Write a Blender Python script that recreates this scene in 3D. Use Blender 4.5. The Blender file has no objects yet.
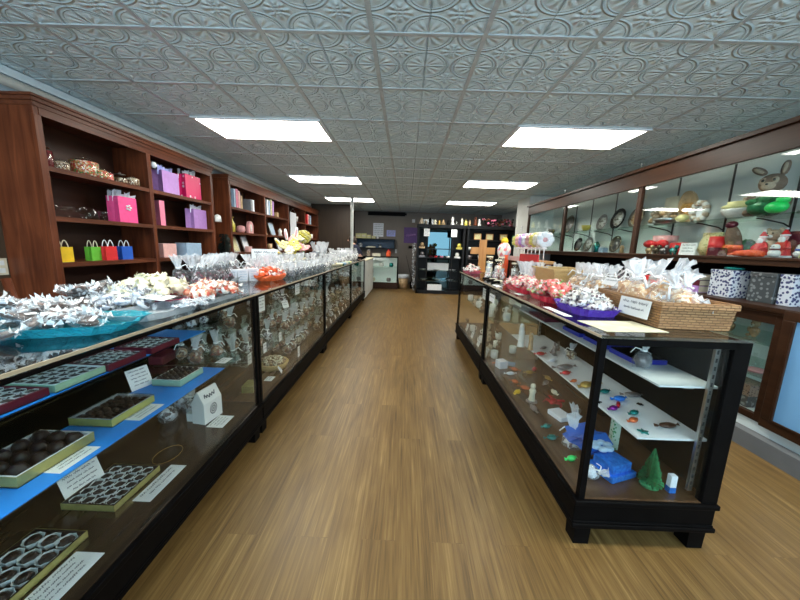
import bpy, math, random
from mathutils import Matrix, Vector
C = bpy.context.scene.collection
PI = math.pi
SC = bpy.context.scene

# ------------------------------------------------------------------ materials
class NT:
    def __init__(s, name):
        s.m = bpy.data.materials.new(name); s.m.use_nodes = True
        s.t = s.m.node_tree; s.t.nodes.clear()
        s.out = s.t.nodes.new('ShaderNodeOutputMaterial')
    def n(s, typ, ins=None, **props):
        nd = s.t.nodes.new('ShaderNode' + typ)
        for k, v in props.items(): setattr(nd, k, v)
        for k, v in (ins or {}).items(): s.set(nd, k, v)
        return nd
    def set(s, nd, k, v):
        i = nd.inputs[k]
        if isinstance(v, bpy.types.NodeSocket): s.t.links.new(v, i)
        elif isinstance(v, bpy.types.Node): s.t.links.new(v.outputs[0], i)
        else:
            if hasattr(i.default_value, '__len__') and isinstance(v, (tuple, list)) and len(v) == 3 and len(i.default_value) == 4: v = (*v, 1)
            i.default_value = v
    def math(s, op, a, b=0.0, c=None):
        nd = s.n('Math', operation=op); s.set(nd, 0, a); s.set(nd, 1, b)
        if c is not None: s.set(nd, 2, c)
        return nd.outputs[0]
    def ramp(s, fac, stops, interp='LINEAR'):
        nd = s.n('ValToRGB'); s.set(nd, 0, fac); r = nd.color_ramp; r.interpolation = interp
        while len(r.elements) < len(stops): r.elements.new(.5)
        for e, (p, c) in zip(r.elements, stops): e.position = p; e.color = (*c, 1)
        return nd.outputs[0]
    def coords(s, scale=(1, 1, 1), kind='Object'):
        tc = s.n('TexCoord'); mp = s.n('Mapping'); s.set(mp, 'Vector', tc.outputs[kind]); s.set(mp, 'Scale', scale)
        return mp.outputs[0]
    def surf(s, sh): s.t.links.new(sh.outputs[0] if isinstance(sh, bpy.types.Node) else sh, s.out.inputs['Surface'])
    def bsdf(s, color, rough=.5, metal=0., spec=.5, normal=None, **kw):
        b = s.n('BsdfPrincipled'); s.set(b, 'Base Color', color); s.set(b, 'Roughness', rough); s.set(b, 'Metallic', metal)
        s.set(b, 'Specular IOR Level', spec)
        if normal is not None: s.set(b, 'Normal', normal)
        for k, v in kw.items(): s.set(b, k, v)
        return b
    def bump(s, h, strength=.3, dist=.01):
        b = s.n('Bump'); s.set(b, 'Strength', strength); s.set(b, 'Distance', dist); s.set(b, 'Height', h); return b.outputs[0]

def plain(name, col, rough=.5, metal=0., spec=.5, var=.08, scale=25., bump=0.):
    t = NT(name); co = t.coords()
    no = t.n('TexNoise', {'Vector': co, 'Scale': scale, 'Detail': 3.})
    a = tuple(c * (1 - var) for c in col); b = tuple(min(1, c * (1 + var)) for c in col)
    cr = t.ramp(no.outputs[0], [(.3, a), (.7, b)])
    t.surf(t.bsdf(cr, rough, metal, spec, t.bump(no.outputs[0], bump, .004) if bump else None)); return t.m

def wood(name, dark, light, rough=.4, axis=2, scale=1., bump=.05, spec=.4):
    t = NT(name); sc = [14 * scale] * 3; sc[axis] = 1.1 * scale
    co = t.coords(tuple(sc)); no = t.n('TexNoise', {'Vector': co, 'Scale': 1.6, 'Detail': 6., 'Distortion': .8})
    n2 = t.n('TexNoise', {'Vector': t.coords((2, 2, 2)), 'Scale': 1.3, 'Detail': 2.})
    f = t.math('ADD', t.math('MULTIPLY', no.outputs[0], .65), t.math('MULTIPLY', n2.outputs[0], .35))
    t.surf(t.bsdf(t.ramp(f, [(.3, dark), (.68, light)]), rough, 0, spec, t.bump(no.outputs[0], bump, .003))); return t.m

def speck(name, cols, scale=60., rough=.4, bump=.25, spec=.5):
    """voronoi cells of several colours: assorted small sweets"""
    t = NT(name); co = t.coords(); vo = t.n('TexVoronoi', {'Vector': co, 'Scale': scale})
    sx = t.n('SeparateColor', {0: vo.outputs['Color']})
    st = [(i / len(cols), c) for i, c in enumerate(cols)]
    t.surf(t.bsdf(t.ramp(sx.outputs[0], st, 'CONSTANT'), rough, 0, spec, t.bump(vo.outputs['Distance'], bump, -.006))); return t.m

def glassm(name, tint=(.93, .97, .95), refl=.06, rough=0.02):
    t = NT(name); tr = t.n('BsdfTransparent', {0: tint}); gl = t.n('BsdfGlossy', {0: (1, 1, 1), 'Roughness': rough})
    lw = t.n('LayerWeight', {0: .5}); p = t.math('POWER', lw.outputs['Facing'], 3.6)
    f = t.math('MULTIPLY_ADD', p, .46, refl)
    mx = t.n('MixShader'); t.set(mx, 0, f); t.t.links.new(tr.outputs[0], mx.inputs[1]); t.t.links.new(gl.outputs[0], mx.inputs[2])
    t.surf(mx); return t.m

def filmm(name, col=(.9, .93, .95), milky=.3, rough=.12, scale=45.):
    """crinkled clear cellophane"""
    t = NT(name); co = t.coords(); no = t.n('TexNoise', {'Vector': co, 'Scale': scale, 'Detail': 3., 'Distortion': 1.5})
    bp = t.bump(no.outputs[0], .9, .012)
    b = t.bsdf(col, rough, 0, .9, bp); tr = t.n('BsdfTransparent', {0: tuple(min(1, .35 + c * .65) for c in col)})
    lw = t.n('LayerWeight', {0: .45})
    f = t.math('MULTIPLY_ADD', t.math('POWER', lw.outputs['Facing'], 2.), .35, milky)
    mx = t.n('MixShader'); t.set(mx, 0, f); t.t.links.new(tr.outputs[0], mx.inputs[1]); t.t.links.new(b.outputs[0], mx.inputs[2])
    t.surf(mx); return t.m

def spots(name, base, dot, scale=30., thr=.28, rough=.4):
    t = NT(name); vo = t.n('TexVoronoi', {'Vector': t.coords(), 'Scale': scale})
    t.surf(t.bsdf(t.ramp(vo.outputs['Distance'], [(0, dot), (thr, base)], 'CONSTANT'), rough)); return t.m

def emit(name, col, st):
    t = NT(name); t.surf(t.n('Emission', {0: col, 1: st})); return t.m

M = {}
M['cherry'] = wood('cherry_wood', (.045, .010, .004), (.185, .050, .019), .42, spec=.22)
M['cherryH'] = wood('cherry_wood_along', (.045, .011, .005), (.165, .048, .020), .42, axis=1, spec=.22)
M['shaded_backboard'] = wood('bookcase_back_shaded_wood', (.02, .006, .003), (.055, .018, .008), .5, axis=1, scale=.6)  # darkened wood colour carries the shade inside the bookcases
M['brown'] = wood('brown_display_wood', (.02, .008, .004), (.055, .022, .010), .42, axis=1, spec=.2)
M['black'] = plain('black_lacquer', (.0035, .003, .003), .5, 0, .05, .3, 8.)
M['blackw'] = plain('black_shop_fitting', (.010, .010, .011), .4, 0, .15, .3, 8.)
M['deck'] = wood('dark_brown_deck', (.020, .012, .007), (.046, .028, .016), .16, axis=1, scale=.8, bump=.02)
M['deckR'] = wood('brown_case_deck', (.05, .025, .012), (.11, .06, .03), .22, axis=1, scale=.8, bump=.02)
M['metal'] = plain('satin_steel', (.45, .45, .44), .3, 1., .5, .1)
M['dmetal'] = plain('dark_slots', (.02, .02, .02), .6)
M['trimline'] = plain('tan_edge_trim', (.5, .40, .27), .35)
M['glass'] = glassm('case_glass', (.96, .98, .97), .007)
M['glasstop'] = glassm('case_top_glass', (.9, .95, .93), .10)
M['wallglass'] = glassm('cabinet_glass', (.94, .97, .96), .05)
M['shelfglass'] = glassm('shelf_glass', (.80, .90, .86), .10)
M['blue'] = plain('blue_shelf_paper', (.02, .25, .78), .5, 0, .3, .06, 6.)
M['white'] = plain('white_card', (.80, .81, .82), .6, 0, .3, .02)
M['paperR'] = plain('white_shelf_paper', (.72, .75, .78), .55, 0, .3, .03, 5.)
M['ink'] = plain('grey_ink', (.07, .08, .11), .6)
M['inkblue'] = plain('blue_ink', (.05, .08, .25), .6)
M['cup'] = plain('pale_paper_cup', (.68, .75, .78), .45, 0, .5, .1, 60., .3)
M['choc'] = plain('dark_chocolate', (.018, .0095, .008), .28, 0, .5, .35, 60., .4)
M['choc2'] = plain('milk_chocolate', (.06, .026, .014), .35, 0, .5, .35, 60., .4)
M['choc3'] = plain('assorted_brown', (.13, .075, .05), .4, 0, .5, .4, 60., .4)
M['maroon'] = plain('maroon_box', (.10, .008, .022), .4)
M['gold'] = plain('gold_board', (.42, .38, .13), .3, .45, .5, .15, 30.)
M['lime'] = plain('lime_gold_board', (.42, .42, .12), .4, .2)
M['mint'] = plain('mint_board', (.28, .46, .34), .45)
M['clearbox'] = glassm('clear_lid', (.9, .93, .95), .12, .05)
M['film'] = filmm('clear_cellophane', (.92, .94, .96), .05)
M['filmtop'] = filmm('gathered_cellophane', (.95, .96, .98), .42)
M['filmw'] = filmm('frosted_cellophane', (.95, .96, .98), .11)
M['teal'] = filmm('teal_plastic', (.03, .48, .60), .38, .1, 40.)
M['cleartray'] = filmm('clear_plastic_tray', (.72, .78, .82), .42, .1, 90.)
M['pinkp'] = filmm('pink_plastic', (.85, .18, .28), .75, .15, 60.)
M['redp'] = filmm('red_plastic', (.75, .03, .07), .8, .15, 60.)
M['purplep'] = filmm('purple_plastic', (.11, .035, .52), .85, .15, 60.)
M['orange'] = plain('orange_basket', (.85, .13, .03), .5, 0, .5, .25, 60., .5)
M['ribbonw'] = plain('white_ribbon', (.86, .87, .88), .35)
M['sw_brown'] = speck('brown_white_sweets', [(.05, .02, .012), (.74, .73, .72), (.1, .04, .025), (.5, .5, .52), (.04, .018, .012), (.82, .82, .82)], 70.)
M['sw_grey'] = speck('silver_wrapped', [(.6, .62, .66), (.08, .05, .05), (.8, .8, .82), (.25, .22, .24), (.7, .74, .8)], 60.)
M['sw_blue'] = speck('blue_white_wrapped', [(.7, .76, .86), (.25, .33, .5), (.85, .87, .9), (.08, .07, .08), (.6, .66, .78)], 55.)
M['sw_pale'] = speck('pale_yellow_sweets', [(.80, .78, .60), (.85, .83, .72), (.78, .74, .52), (.70, .66, .48), (.86, .85, .8)], 60.)
M['sw_red'] = speck('red_cream_sweets', [(.6, .1, .06), (.85, .8, .72), (.5, .2, .12), (.88, .86, .82), (.85, .5, .35)], 60.)
M['sw_dark'] = speck('dark_sweets', [(.03, .015, .015), (.2, .03, .06), (.05, .02, .03), (.45, .4, .42), (.03, .015, .012)], 70.)
M['sw_black'] = speck('black_liquorice', [(.012, .012, .016), (.03, .04, .06), (.01, .01, .012), (.2, .24, .28)], 70.)
M['sw_pink'] = speck('pink_cream_sweets', [(.82, .35, .38), (.85, .78, .68), (.75, .12, .16), (.86, .84, .8), (.8, .6, .45)], 70.)
M['sw_strawb'] = speck('red_green_sweets', [(.72, .08, .07), (.86, .84, .8), (.8, .3, .28), (.3, .42, .15), (.75, .16, .14)], 60.)
M['sw_white'] = speck('white_speckled_sweets', [(.8, .78, .74), (.86, .85, .83), (.12, .07, .08), (.84, .82, .8), (.7, .66, .6)], 80.)
M['sw_cara'] = speck('caramel_pieces', [(.55, .28, .10), (.75, .52, .28), (.42, .18, .06), (.82, .68, .48), (.6, .36, .16)], 70.)
M['sw_mix'] = speck('mixed_brown_sweets', [(.16, .07, .035), (.34, .2, .1), (.5, .42, .35), (.10, .04, .025), (.26, .06, .04)], 60.)
M['sw_nut'] = speck('nut_clusters', [(.2, .11, .05), (.5, .38, .22), (.12, .06, .03), (.62, .55, .42)], 90.)
M['wicker'] = None
M['pink'] = plain('pink_bag_paper', (.85, .08, .28), .4)
M['pinkpale'] = plain('pale_pink_board', (.72, .42, .40), .5)
M['rose'] = plain('rose_paper', (.78, .22, .34), .5)
M['yellow'] = plain('yellow_paper', (.80, .52, .01), .5)
M['green'] = plain('green_paper', (.12, .48, .04), .5)
M['red'] = plain('red_paper', (.66, .02, .025), .45)
M['bluebag'] = plain('blue_paper', (.012, .10, .52), .5)
M['lav'] = plain('lavender_paper', (.46, .24, .60), .45)
M['magenta'] = plain('magenta_paper', (.72, .008, .13), .35)
M['tissue'] = plain('white_tissue', (.78, .80, .86), .7, 0, .3, .06)
M['tissuel'] = plain('lavender_tissue', (.42, .45, .85), .7, 0, .3, .06)
M['palblue'] = plain('pale_blue_board', (.34, .48, .64), .5)
M['cream'] = plain('cream_card', (.74, .68, .52), .55)
M['yellowbox'] = plain('pale_yellow_board', (.72, .66, .30), .5)
M['grey'] = plain('grey_board', (.25, .26, .28), .5)
M['skin'] = plain('skin', (.50, .28, .20), .5)
M['navy'] = plain('navy_cloth', (.012, .015, .04), .8)
M['hair'] = plain('brown_hair', (.03, .018, .012), .6)
M['plush'] = plain('brown_plush', (.21, .14, .10), .95, 0, .1, .25, 90., .6)
M['plushl'] = plain('cream_plush', (.48, .38, .28), .95, 0, .1, .15, 90., .6)
M['eye'] = plain('black_eye', (.01, .01, .01), .15)
M['foliage'] = plain('green_needles', (.03, .20, .07), .7, 0, .3, .4, 80., .8)
M['blackfol'] = plain('blackish_needles', (.012, .016, .012), .7, 0, .3, .4, 60., .8)
M['ggreen'] = plain('bright_green_plastic', (.01, .62, .12), .3)
M['dgreen'] = plain('deep_green_foil', (.01, .16, .06), .3, .2, .5, .4, 40., .5)
M['orangep'] = plain('orange_red_felt', (.85, .11, .03), .6)
M['porcelain'] = plain('white_porcelain', (.78, .77, .73), .2)
M['tan'] = plain('tan_ceramic', (.50, .33, .17), .4, 0, .5, .25, 20.)
M['bronze'] = plain('bronze_plate', (.16, .13, .09), .3, .5, .5, .3, 20., .3)
M['platepat'] = speck('patterned_plate', [(.55, .55, .5), (.2, .19, .16), (.6, .6, .58), (.35, .33, .28)], 45., .25, .05)
M['potpink'] = plain('pink_ceramic', (.70, .34, .34), .3)
M['yellowc'] = plain('yellow_ceramic', (.68, .58, .10), .35)
M['jarglass'] = glassm('jar_glass', (.95, .97, .96), .04, .03)
M['jarred'] = speck('jar_sweets_red', [(.6, .06, .04), (.7, .35, .12), (.8, .7, .6), (.1, .3, .08), (.5, .1, .06)], 90.)
M['jarbrown'] = speck('jar_sweets_brown', [(.1, .05, .03), (.5, .4, .28), (.25, .12, .06), (.7, .65, .55)], 90.)
M['maroonjar'] = plain('maroon_fill', (.16, .02, .025), .25)
M['tinsel'] = speck('silver_tinsel', [(.5, .52, .55), (.12, .12, .13), (.75, .76, .78), (.3, .3, .32)], 50., .25)
M['crosswood'] = wood('honey_wood', (.35, .14, .035), (.6, .29, .09), .45)
M['greypaint'] = plain('grey_base_paint', (.16, .165, .17), .6, 0, .3, .1, 5.)
M['whitepaint'] = plain('white_paint', (.62, .63, .6), .55, 0, .3, .04, 4.)
M['cabwhite'] = plain('white_cabinet_back', (.80, .86, .84), .5, 0, .3, .03, 3.)
M['skyboard'] = plain('light_blue_board', (.22, .48, .80), .5, 0, .3, .03, 3.)
M['purplesign'] = plain('purple_sign', (.10, .035, .20), .5)
M['leopard'] = spots('white_spotted_fabric', (.62, .66, .72), (.03, .04, .14), 48., .44)
M['leopardd'] = spots('dark_spotted_fabric', (.05, .06, .065), (.2, .22, .23), 36., .36)
M['calico'] = spots('yellow_calico', (.66, .60, .32), (.28, .30, .10), 50., .3)
M['heartbag'] = spots('magenta_with_white', (.72, .008, .13), (.85, .8, .82), 14., .22)
M['foilpurple'] = plain('purple_foil', (.25, .02, .28), .25, .6, .5, .3, 60., .4)
M['foilteal'] = plain('teal_foil', (.01, .22, .20), .25, .6, .5, .3, 60., .4)
M['foilorange'] = plain('orange_foil', (.72, .16, .05), .25, .5, .5, .3, 60., .4)
M['foilred'] = plain('red_foil', (.62, .02, .04), .25, .5, .5, .3, 60., .4)
M['foilgold'] = plain('gold_foil', (.48, .30, .07), .3, .6, .5, .3, 60., .4)
M['foilgrey'] = plain('pewter_foil', (.25, .22, .22), .3, .5, .5, .4, 60., .4)
M['foilblue'] = plain('blue_foil', (.03, .22, .85), .25, .4, .5, .3, 60., .4)
M['bluep'] = filmm('blue_plastic', (.04, .22, .8), .5, .1, 60.)
M['bluebox'] = plain('royal_blue_board', (.025, .035, .36), .4)

class G:
    def __init__(s): s.v = []; s.f = []; s.m = []; s.sm = []
    def add(s, vs, fs, mi=0, smooth=False):
        o = len(s.v); s.v += [tuple(p) for p in vs]
        for f in fs: s.f.append([i + o for i in f]); s.m.append(mi); s.sm.append(smooth)
        return s
    def box(s, x0, y0, z0, x1, y1, z1, mi=0):
        if x0 > x1: x0, x1 = x1, x0
        if y0 > y1: y0, y1 = y1, y0
        if z0 > z1: z0, z1 = z1, z0
        v = [(x, y, z) for z in (z0, z1) for y in (y0, y1) for x in (x0, x1)]
        return s.add(v, [(0, 2, 3, 1), (4, 5, 7, 6), (0, 1, 5, 4), (2, 6, 7, 3), (0, 4, 6, 2), (1, 3, 7, 5)], mi)
    def loops(s, rings, mi=0, smooth=True, caps=(True, True), closed=True):
        n = len(rings[0]); vs = [p for r in rings for p in r]; fs = []
        for i in range(len(rings) - 1):
            for j in range(n if closed else n - 1):
                a = i * n + j; b = i * n + (j + 1) % n
                fs.append((a, b, b + n, a + n))
        s.add(vs, fs, mi, smooth); o = len(s.v) - len(vs)
        if caps[0]: s.f.append([o + j for j in range(n)][::-1]); s.m.append(mi); s.sm.append(False)
        if caps[1]: s.f.append([o + len(vs) - n + j for j in range(n)]); s.m.append(mi); s.sm.append(False)
        return s
    def lathe(s, prof, n=16, c=(0, 0, 0), mi=0, smooth=True, caps=(True, True), sx=1., sy=1., wob=0., seed=0, wave=0.):
        R = random.Random(seed)
        rings = []
        for r, z in prof:
            ring = []
            for j in range(n):
                a = 2 * PI * j / n; rr = r * (1 + wob * R.uniform(-1, 1)) * (1 + wave * (1 if j % 2 else -1))
                ring.append((c[0] + sx * rr * math.cos(a), c[1] + sy * rr * math.sin(a), c[2] + z + wob * r * .6 * R.uniform(-1, 1)))
            rings.append(ring)
        return s.loops(rings, mi, smooth, caps)
    def cyl(s, a, b, r0, r1=None, n=12, mi=0, smooth=True):
        a = Vector(a); b = Vector(b); r1 = r0 if r1 is None else r1
        d = (b - a).normalized(); u = d.orthogonal().normalized(); w = d.cross(u)
        ring = lambda p, r: [p + (u * math.cos(2 * PI * j / n) + w * math.sin(2 * PI * j / n)) * r for j in range(n)]
        return s.loops([ring(a, r0), ring(b, r1)], mi, smooth)
    def tube(s, pts, r, n=6, mi=0):
        pts = [Vector(p) for p in pts]; rings = []
        u = None
        for i, p in enumerate(pts):
            d = (pts[min(i + 1, len(pts) - 1)] - pts[max(i - 1, 0)]).normalized()
            u = (d.orthogonal() if u is None else (u - d * u.dot(d))).normalized(); w = d.cross(u)
            rr = r[i] if isinstance(r, (list, tuple)) else r
            rings.append([p + (u * math.cos(2 * PI * j / n) + w * math.sin(2 * PI * j / n)) * rr for j in range(n)])
        return s.loops(rings, mi, True)
    def ell(s, c, r, nu=12, nv=8, mi=0, noise=0., seed=0, smooth=True):
        R = random.Random(seed); rings = []
        for i in range(1, nv):
            t = PI * i / nv; ring = []
            for j in range(nu):
                a = 2 * PI * j / nu; k = 1 + noise * R.uniform(-1, 1)
                ring.append((c[0] + r[0] * k * math.sin(t) * math.cos(a), c[1] + r[1] * k * math.sin(t) * math.sin(a), c[2] - r[2] * k * math.cos(t)))
            rings.append(ring)
        return s.loops(rings, mi, smooth)
    def prism(s, poly, z0, z1, mi=0, plane='xy'):
        m = {'xy': lambda p, z: (p[0], p[1], z), 'xz': lambda p, z: (p[0], z, p[1]), 'yz': lambda p, z: (z, p[0], p[1])}[plane]
        n = len(poly); return s.loops([[m(p, z0) for p in poly], [m(p, z1) for p in poly]], mi, False)
    def xf(s, mat):
        s.v = [tuple(mat @ Vector(p)) for p in s.v]; return s
    def mesh(s, name, mats):
        me = bpy.data.meshes.new(name); me.from_pydata(s.v, [], s.f); me.update()
        for m in (mats if isinstance(mats, (list, tuple)) else [mats]): me.materials.append(M[m] if isinstance(m, str) else m)
        me.polygons.foreach_set('material_index', s.m); me.polygons.foreach_set('use_smooth', s.sm)
        import bmesh
        bm = bmesh.new(); bm.from_mesh(me); bmesh.ops.recalc_face_normals(bm, faces=bm.faces); bm.to_mesh(me); bm.free()
        return me

def props(o, label=None, cat=None, group=None, kind=None):
    if label: o['label'] = label
    if cat: o['category'] = cat
    if group: o['group'] = group
    if kind: o['kind'] = kind
    return o
def inst(name, me, parent=None, loc=(0, 0, 0), rot=(0, 0, 0), scale=None, bevel=0.):
    o = bpy.data.objects.new(name, me); C.objects.link(o); o.parent = parent; o.location = loc
    o.rotation_euler = rot if isinstance(rot, (tuple, list)) else (0, 0, rot)
    if scale: o.scale = scale if isinstance(scale, (tuple, list)) else (scale,) * 3
    if bevel:
        b = o.modifiers.new('bevel', 'BEVEL'); b.width = bevel; b.segments = 2; b.limit_method = 'ANGLE'; b.harden_normals = False
    return o
def T(name, label, cat, loc=(0, 0, 0), rot=(0, 0, 0), group=None, scale=None):
    return props(inst(name, None, None, loc, rot, scale), label, cat, group)
def part(name, g, mats, parent, bevel=0., label=None, loc=(0, 0, 0), rot=(0, 0, 0)):
    o = inst(name, g.mesh(name, mats) if isinstance(g, G) else g, parent, loc, rot, None, bevel)
    if label: o['label'] = label
    return o
def S(name, g, mats, label, cat, loc=(0, 0, 0), rot=(0, 0, 0), group=None, bevel=0., scale=None):
    o = inst(name, g.mesh(name, mats) if isinstance(g, G) else g, None, loc, rot, scale, bevel); return props(o, label, cat, group)
def struct(name, g, mats, parent=None, bevel=0.):
    o = inst(name, g.mesh(name, mats), parent, bevel=bevel)
    if parent is None: o['kind'] = 'structure'
    return o

def scrawl(g, x0, z0, w, h, seed=0, mi=0, y=0., t=None):
    """a line of small handwriting-like strokes in the xz plane at depth y"""
    R = random.Random(seed); x = x0; t = t or h * .16
    while x < x0 + w - h * .4:
        wl = min(R.uniform(1.6, 4.5) * h, x0 + w - x); xx = x; k = 0; pz = z0 + h * .2
        while xx < x + wl:
            nx = xx + h * R.uniform(.22, .38); nz = z0 + h * (R.uniform(.62, 1.) if k % 2 == 0 else R.uniform(0, .25))
            d = Vector((nx - xx, nz - pz)); L = max(d.length, 1e-6); p = Vector((-d.y, d.x)) / L * t / 2
            g.add([(xx + p.x, y, pz + p.y), (xx - p.x, y, pz - p.y), (nx - p.x, y, nz - p.y), (nx + p.x, y, nz + p.y)], [(0, 1, 2, 3)], mi)
            xx, pz, k = nx, nz, k + 1
        x += wl + h * .6
_cards = {}
def card(label, loc, w, h, rot, lines=3, group=None, name='price_card', cat='card', ink='ink', tent=False, key=None):
    """a thin printed card standing in its own xz plane, facing -y before rotation, base at its origin"""
    g = G().box(-w / 2, 0, 0, w / 2, .0016, h)
    o = S(name, g, 'white', label, cat, loc, rot, group)
    tx = G(); lh = h / (lines + 1.2)
    for i in range(lines):
        ww = w * (.8 if i == 0 else .55 + .2 * ((i * 37) % 3) / 2)
        scrawl(tx, -ww / 2, h - (i + 1) * lh * 1.02, ww, lh * (.62 if i == 0 else .48), seed=hash(label) % 999 if False else len(label) + i, y=-.0008, t=lh * .09)
    part('lettering', tx, ink, o)
    return o
# ------------------------------------------------------------------ the room
XL, XR, YF, YB, ZC = -2.93, 3.2, -1.7, 11.0, 2.44
GX, GY, TL = -.2213, 1.93, .6096

def floor_mat():
    t = NT('vinyl_plank_floor'); tc = t.n('TexCoord'); sp = t.n('SeparateXYZ', {0: tc.outputs['Object']})
    cb = t.n('CombineXYZ', {0: sp.outputs[1], 1: sp.outputs[0], 2: 0.})
    br = t.n('TexBrick', {'Vector': cb, 'Scale': 1., 'Color1': (.2, .2, .2), 'Color2': (.8, .8, .8), 'Mortar': (0, 0, 0), 'Mortar Size': .0012, 'Mortar Smooth': .1, 'Brick Width': 1.22, 'Row Height': .152}, offset=.37, offset_frequency=2)
    tone = t.n('SeparateColor', {0: br.outputs['Color']}).outputs[0]
    off = t.n('CombineXYZ', {0: t.math('MULTIPLY', tone, 37.), 1: t.math('MULTIPLY', tone, 11.), 2: 0.})
    ad = t.n('VectorMath', {0: tc.outputs['Object'], 1: off.outputs[0]}, operation='ADD')
    mp = t.n('Mapping', {'Vector': ad.outputs[0], 'Scale': (75., 1.5, 1.)})
    g1 = t.n('TexNoise', {'Vector': mp.outputs[0], 'Scale': 1., 'Detail': 7., 'Roughness': .62, 'Distortion': .5})
    mp2 = t.n('Mapping', {'Vector': ad.outputs[0], 'Scale': (9., .9, 1.)})
    g2 = t.n('TexNoise', {'Vector': mp2.outputs[0], 'Scale': 1., 'Detail': 4., 'Distortion': 2.2})
    mp3 = t.n('Mapping', {'Vector': ad.outputs[0], 'Scale': (230., 6., 1.)})
    g3 = t.n('TexNoise', {'Vector': mp3.outputs[0], 'Scale': 1., 'Detail': 3.})
    f = t.math('ADD', t.math('MULTIPLY', g1.outputs[0], .5), t.math('ADD', t.math('MULTIPLY', g2.outputs[0], .3), t.math('MULTIPLY', g3.outputs[0], .2)))
    f = t.math('ADD', f, t.math('MULTIPLY', t.math('SUBTRACT', tone, .5), .05))
    col = t.ramp(f, [(.36, (.085, .045, .012)), (.47, (.155, .086, .026)), (.55, (.205, .120, .038)), (.66, (.33, .21, .078))])
    mx = t.n('Mix', {0: t.math('MULTIPLY', br.outputs['Fac'], .2), 6: col, 7: (.08, .045, .02, 1)}, data_type='RGBA')
    t.surf(t.bsdf(mx.outputs[2], t.math('MULTIPLY_ADD', g1.outputs[0], .2, .30), 0, .45, t.bump(f, .12, .004))); return t.m

def ceil_mat():
    t = NT('pressed_tin_tile'); tc = t.n('TexCoord'); sp = t.n('SeparateXYZ', {0: tc.outputs['Object']})
    c = TL / 2
    def cell(s, o): return t.math('SUBTRACT', t.math('FRACT', t.math('DIVIDE', t.math('SUBTRACT', s, o), c)), .5)
    u, v = cell(sp.outputs[0], GX), cell(sp.outputs[1], GY)
    au, av = t.math('ABSOLUTE', u), t.math('ABSOLUTE', v)
    hu, hv = t.math('SUBTRACT', .5, au), t.math('SUBTRACT', .5, av)
    def ln(a, b): return t.math('SQRT', t.math('ADD', t.math('MULTIPLY', a, a), t.math('MULTIPLY', b, b)))
    def band(d, r, w): return t.math('MAXIMUM', 0., t.math('SUBTRACT', 1., t.math('DIVIDE', t.math('ABSOLUTE', t.math('SUBTRACT', d, r)), w)))
    d1, d2 = ln(u, hv), ln(hu, v)
    r0 = ln(u, v); rc = ln(hu, hv)
    rings = band(rc, .46, .03); rings2 = band(rc, .395, .016)
    def flower(r, a, b, size, k):
        th = t.math('ARCTAN2', a, b); pet = t.math('MULTIPLY_ADD', t.math('COSINE', t.math('MULTIPLY', th, k)), .5, .5)
        body = t.math('MAXIMUM', 0., t.math('SUBTRACT', 1., t.math('DIVIDE', t.math('ABSOLUTE', t.math('SUBTRACT', r, size * .6)), size * .4)))
        return t.math('MAXIMUM', t.math('MULTIPLY', body, pet), t.math('MAXIMUM', 0., t.math('SUBTRACT', 1., t.math('DIVIDE', r, size * .24))))
    fl = t.math('MAXIMUM', flower(r0, u, v, .24, 8.), flower(r0, u, v, .13, 4.))
    leaf = t.math('MULTIPLY', flower(rc, hu, hv, .37, 12.), 1.2)
    no = t.n('TexNoise', {'Vector': tc.outputs['Object'], 'Scale': 70., 'Detail': 3.})
    edge = t.math('MAXIMUM', band(hu, 0., .022), band(hv, 0., .03))
    h = t.math('ADD', t.math('ADD', rings, t.math('MULTIPLY', rings2, .5)), t.math('ADD', t.math('MULTIPLY', fl, .9), t.math('MULTIPLY', leaf, .55)))
    h = t.math('ADD', t.math('ADD', h, t.math('MULTIPLY', no.outputs[0], .25)), t.math('MULTIPLY', edge, .8))
    t.surf(t.bsdf((.68, .80, .83), .45, .0, .5, t.bump(h, 1., .013))); return t.m
M['floor'] = floor_mat(); M['ceil'] = ceil_mat()
M['tbar'] = plain('grey_grid_bar', (.52, .56, .57), .4, .2)
M['lamp'] = emit('fluorescent_diffuser', (1., .98, .89), 21.)
M['wallL'] = plain('dark_brown_wall_paint', (.075, .05, .032), .6, 0, .3, .06, 3.)
M['wallB'] = plain('taupe_wall_paint', (.23, .195, .17), .7, 0, .2, .05, 3.)
M['wallBB'] = wood('brown_panel_wall', (.022, .011, .004), (.045, .024, .009), .5, axis=2)
M['palewall'] = plain('pale_wall_angle', (.86, .93, .95), .4, 0, .4, .03)
M['creampipe'] = plain('cream_conduit', (.50, .46, .40), .4)

struct('floor', G().box(XL - .1, YF - .1, -.06, XR + .1, YB + .1, 0), 'floor')
struct('ceiling', G().box(XL - .1, YF - .1, ZC, XR + .1, YB + .1, ZC + .08), 'ceil')
struct('wall_left', G().box(XL - .1, YF - .1, 0, XL, YB + .1, ZC), 'wallL')
struct('wall_right', G().box(XR, YF - .1, 0, XR + .1, YB + .1, ZC), 'whitepaint')
g = G().box(XL, YB, 0, -1.75, YB + .1, ZC, 1).box(-1.75, YB, 0, XR, YB + .1, ZC, 0)
struct('wall_back', g, ['wallB', 'wallBB'])
struct('partition_back', G().box(XL, 9.45, 0, -2.3, 9.52, ZC).box(-2.3, 9.45, 0, -1.62, 9.52, ZC), 'wallBB').name = 'wall_partition'
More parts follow.
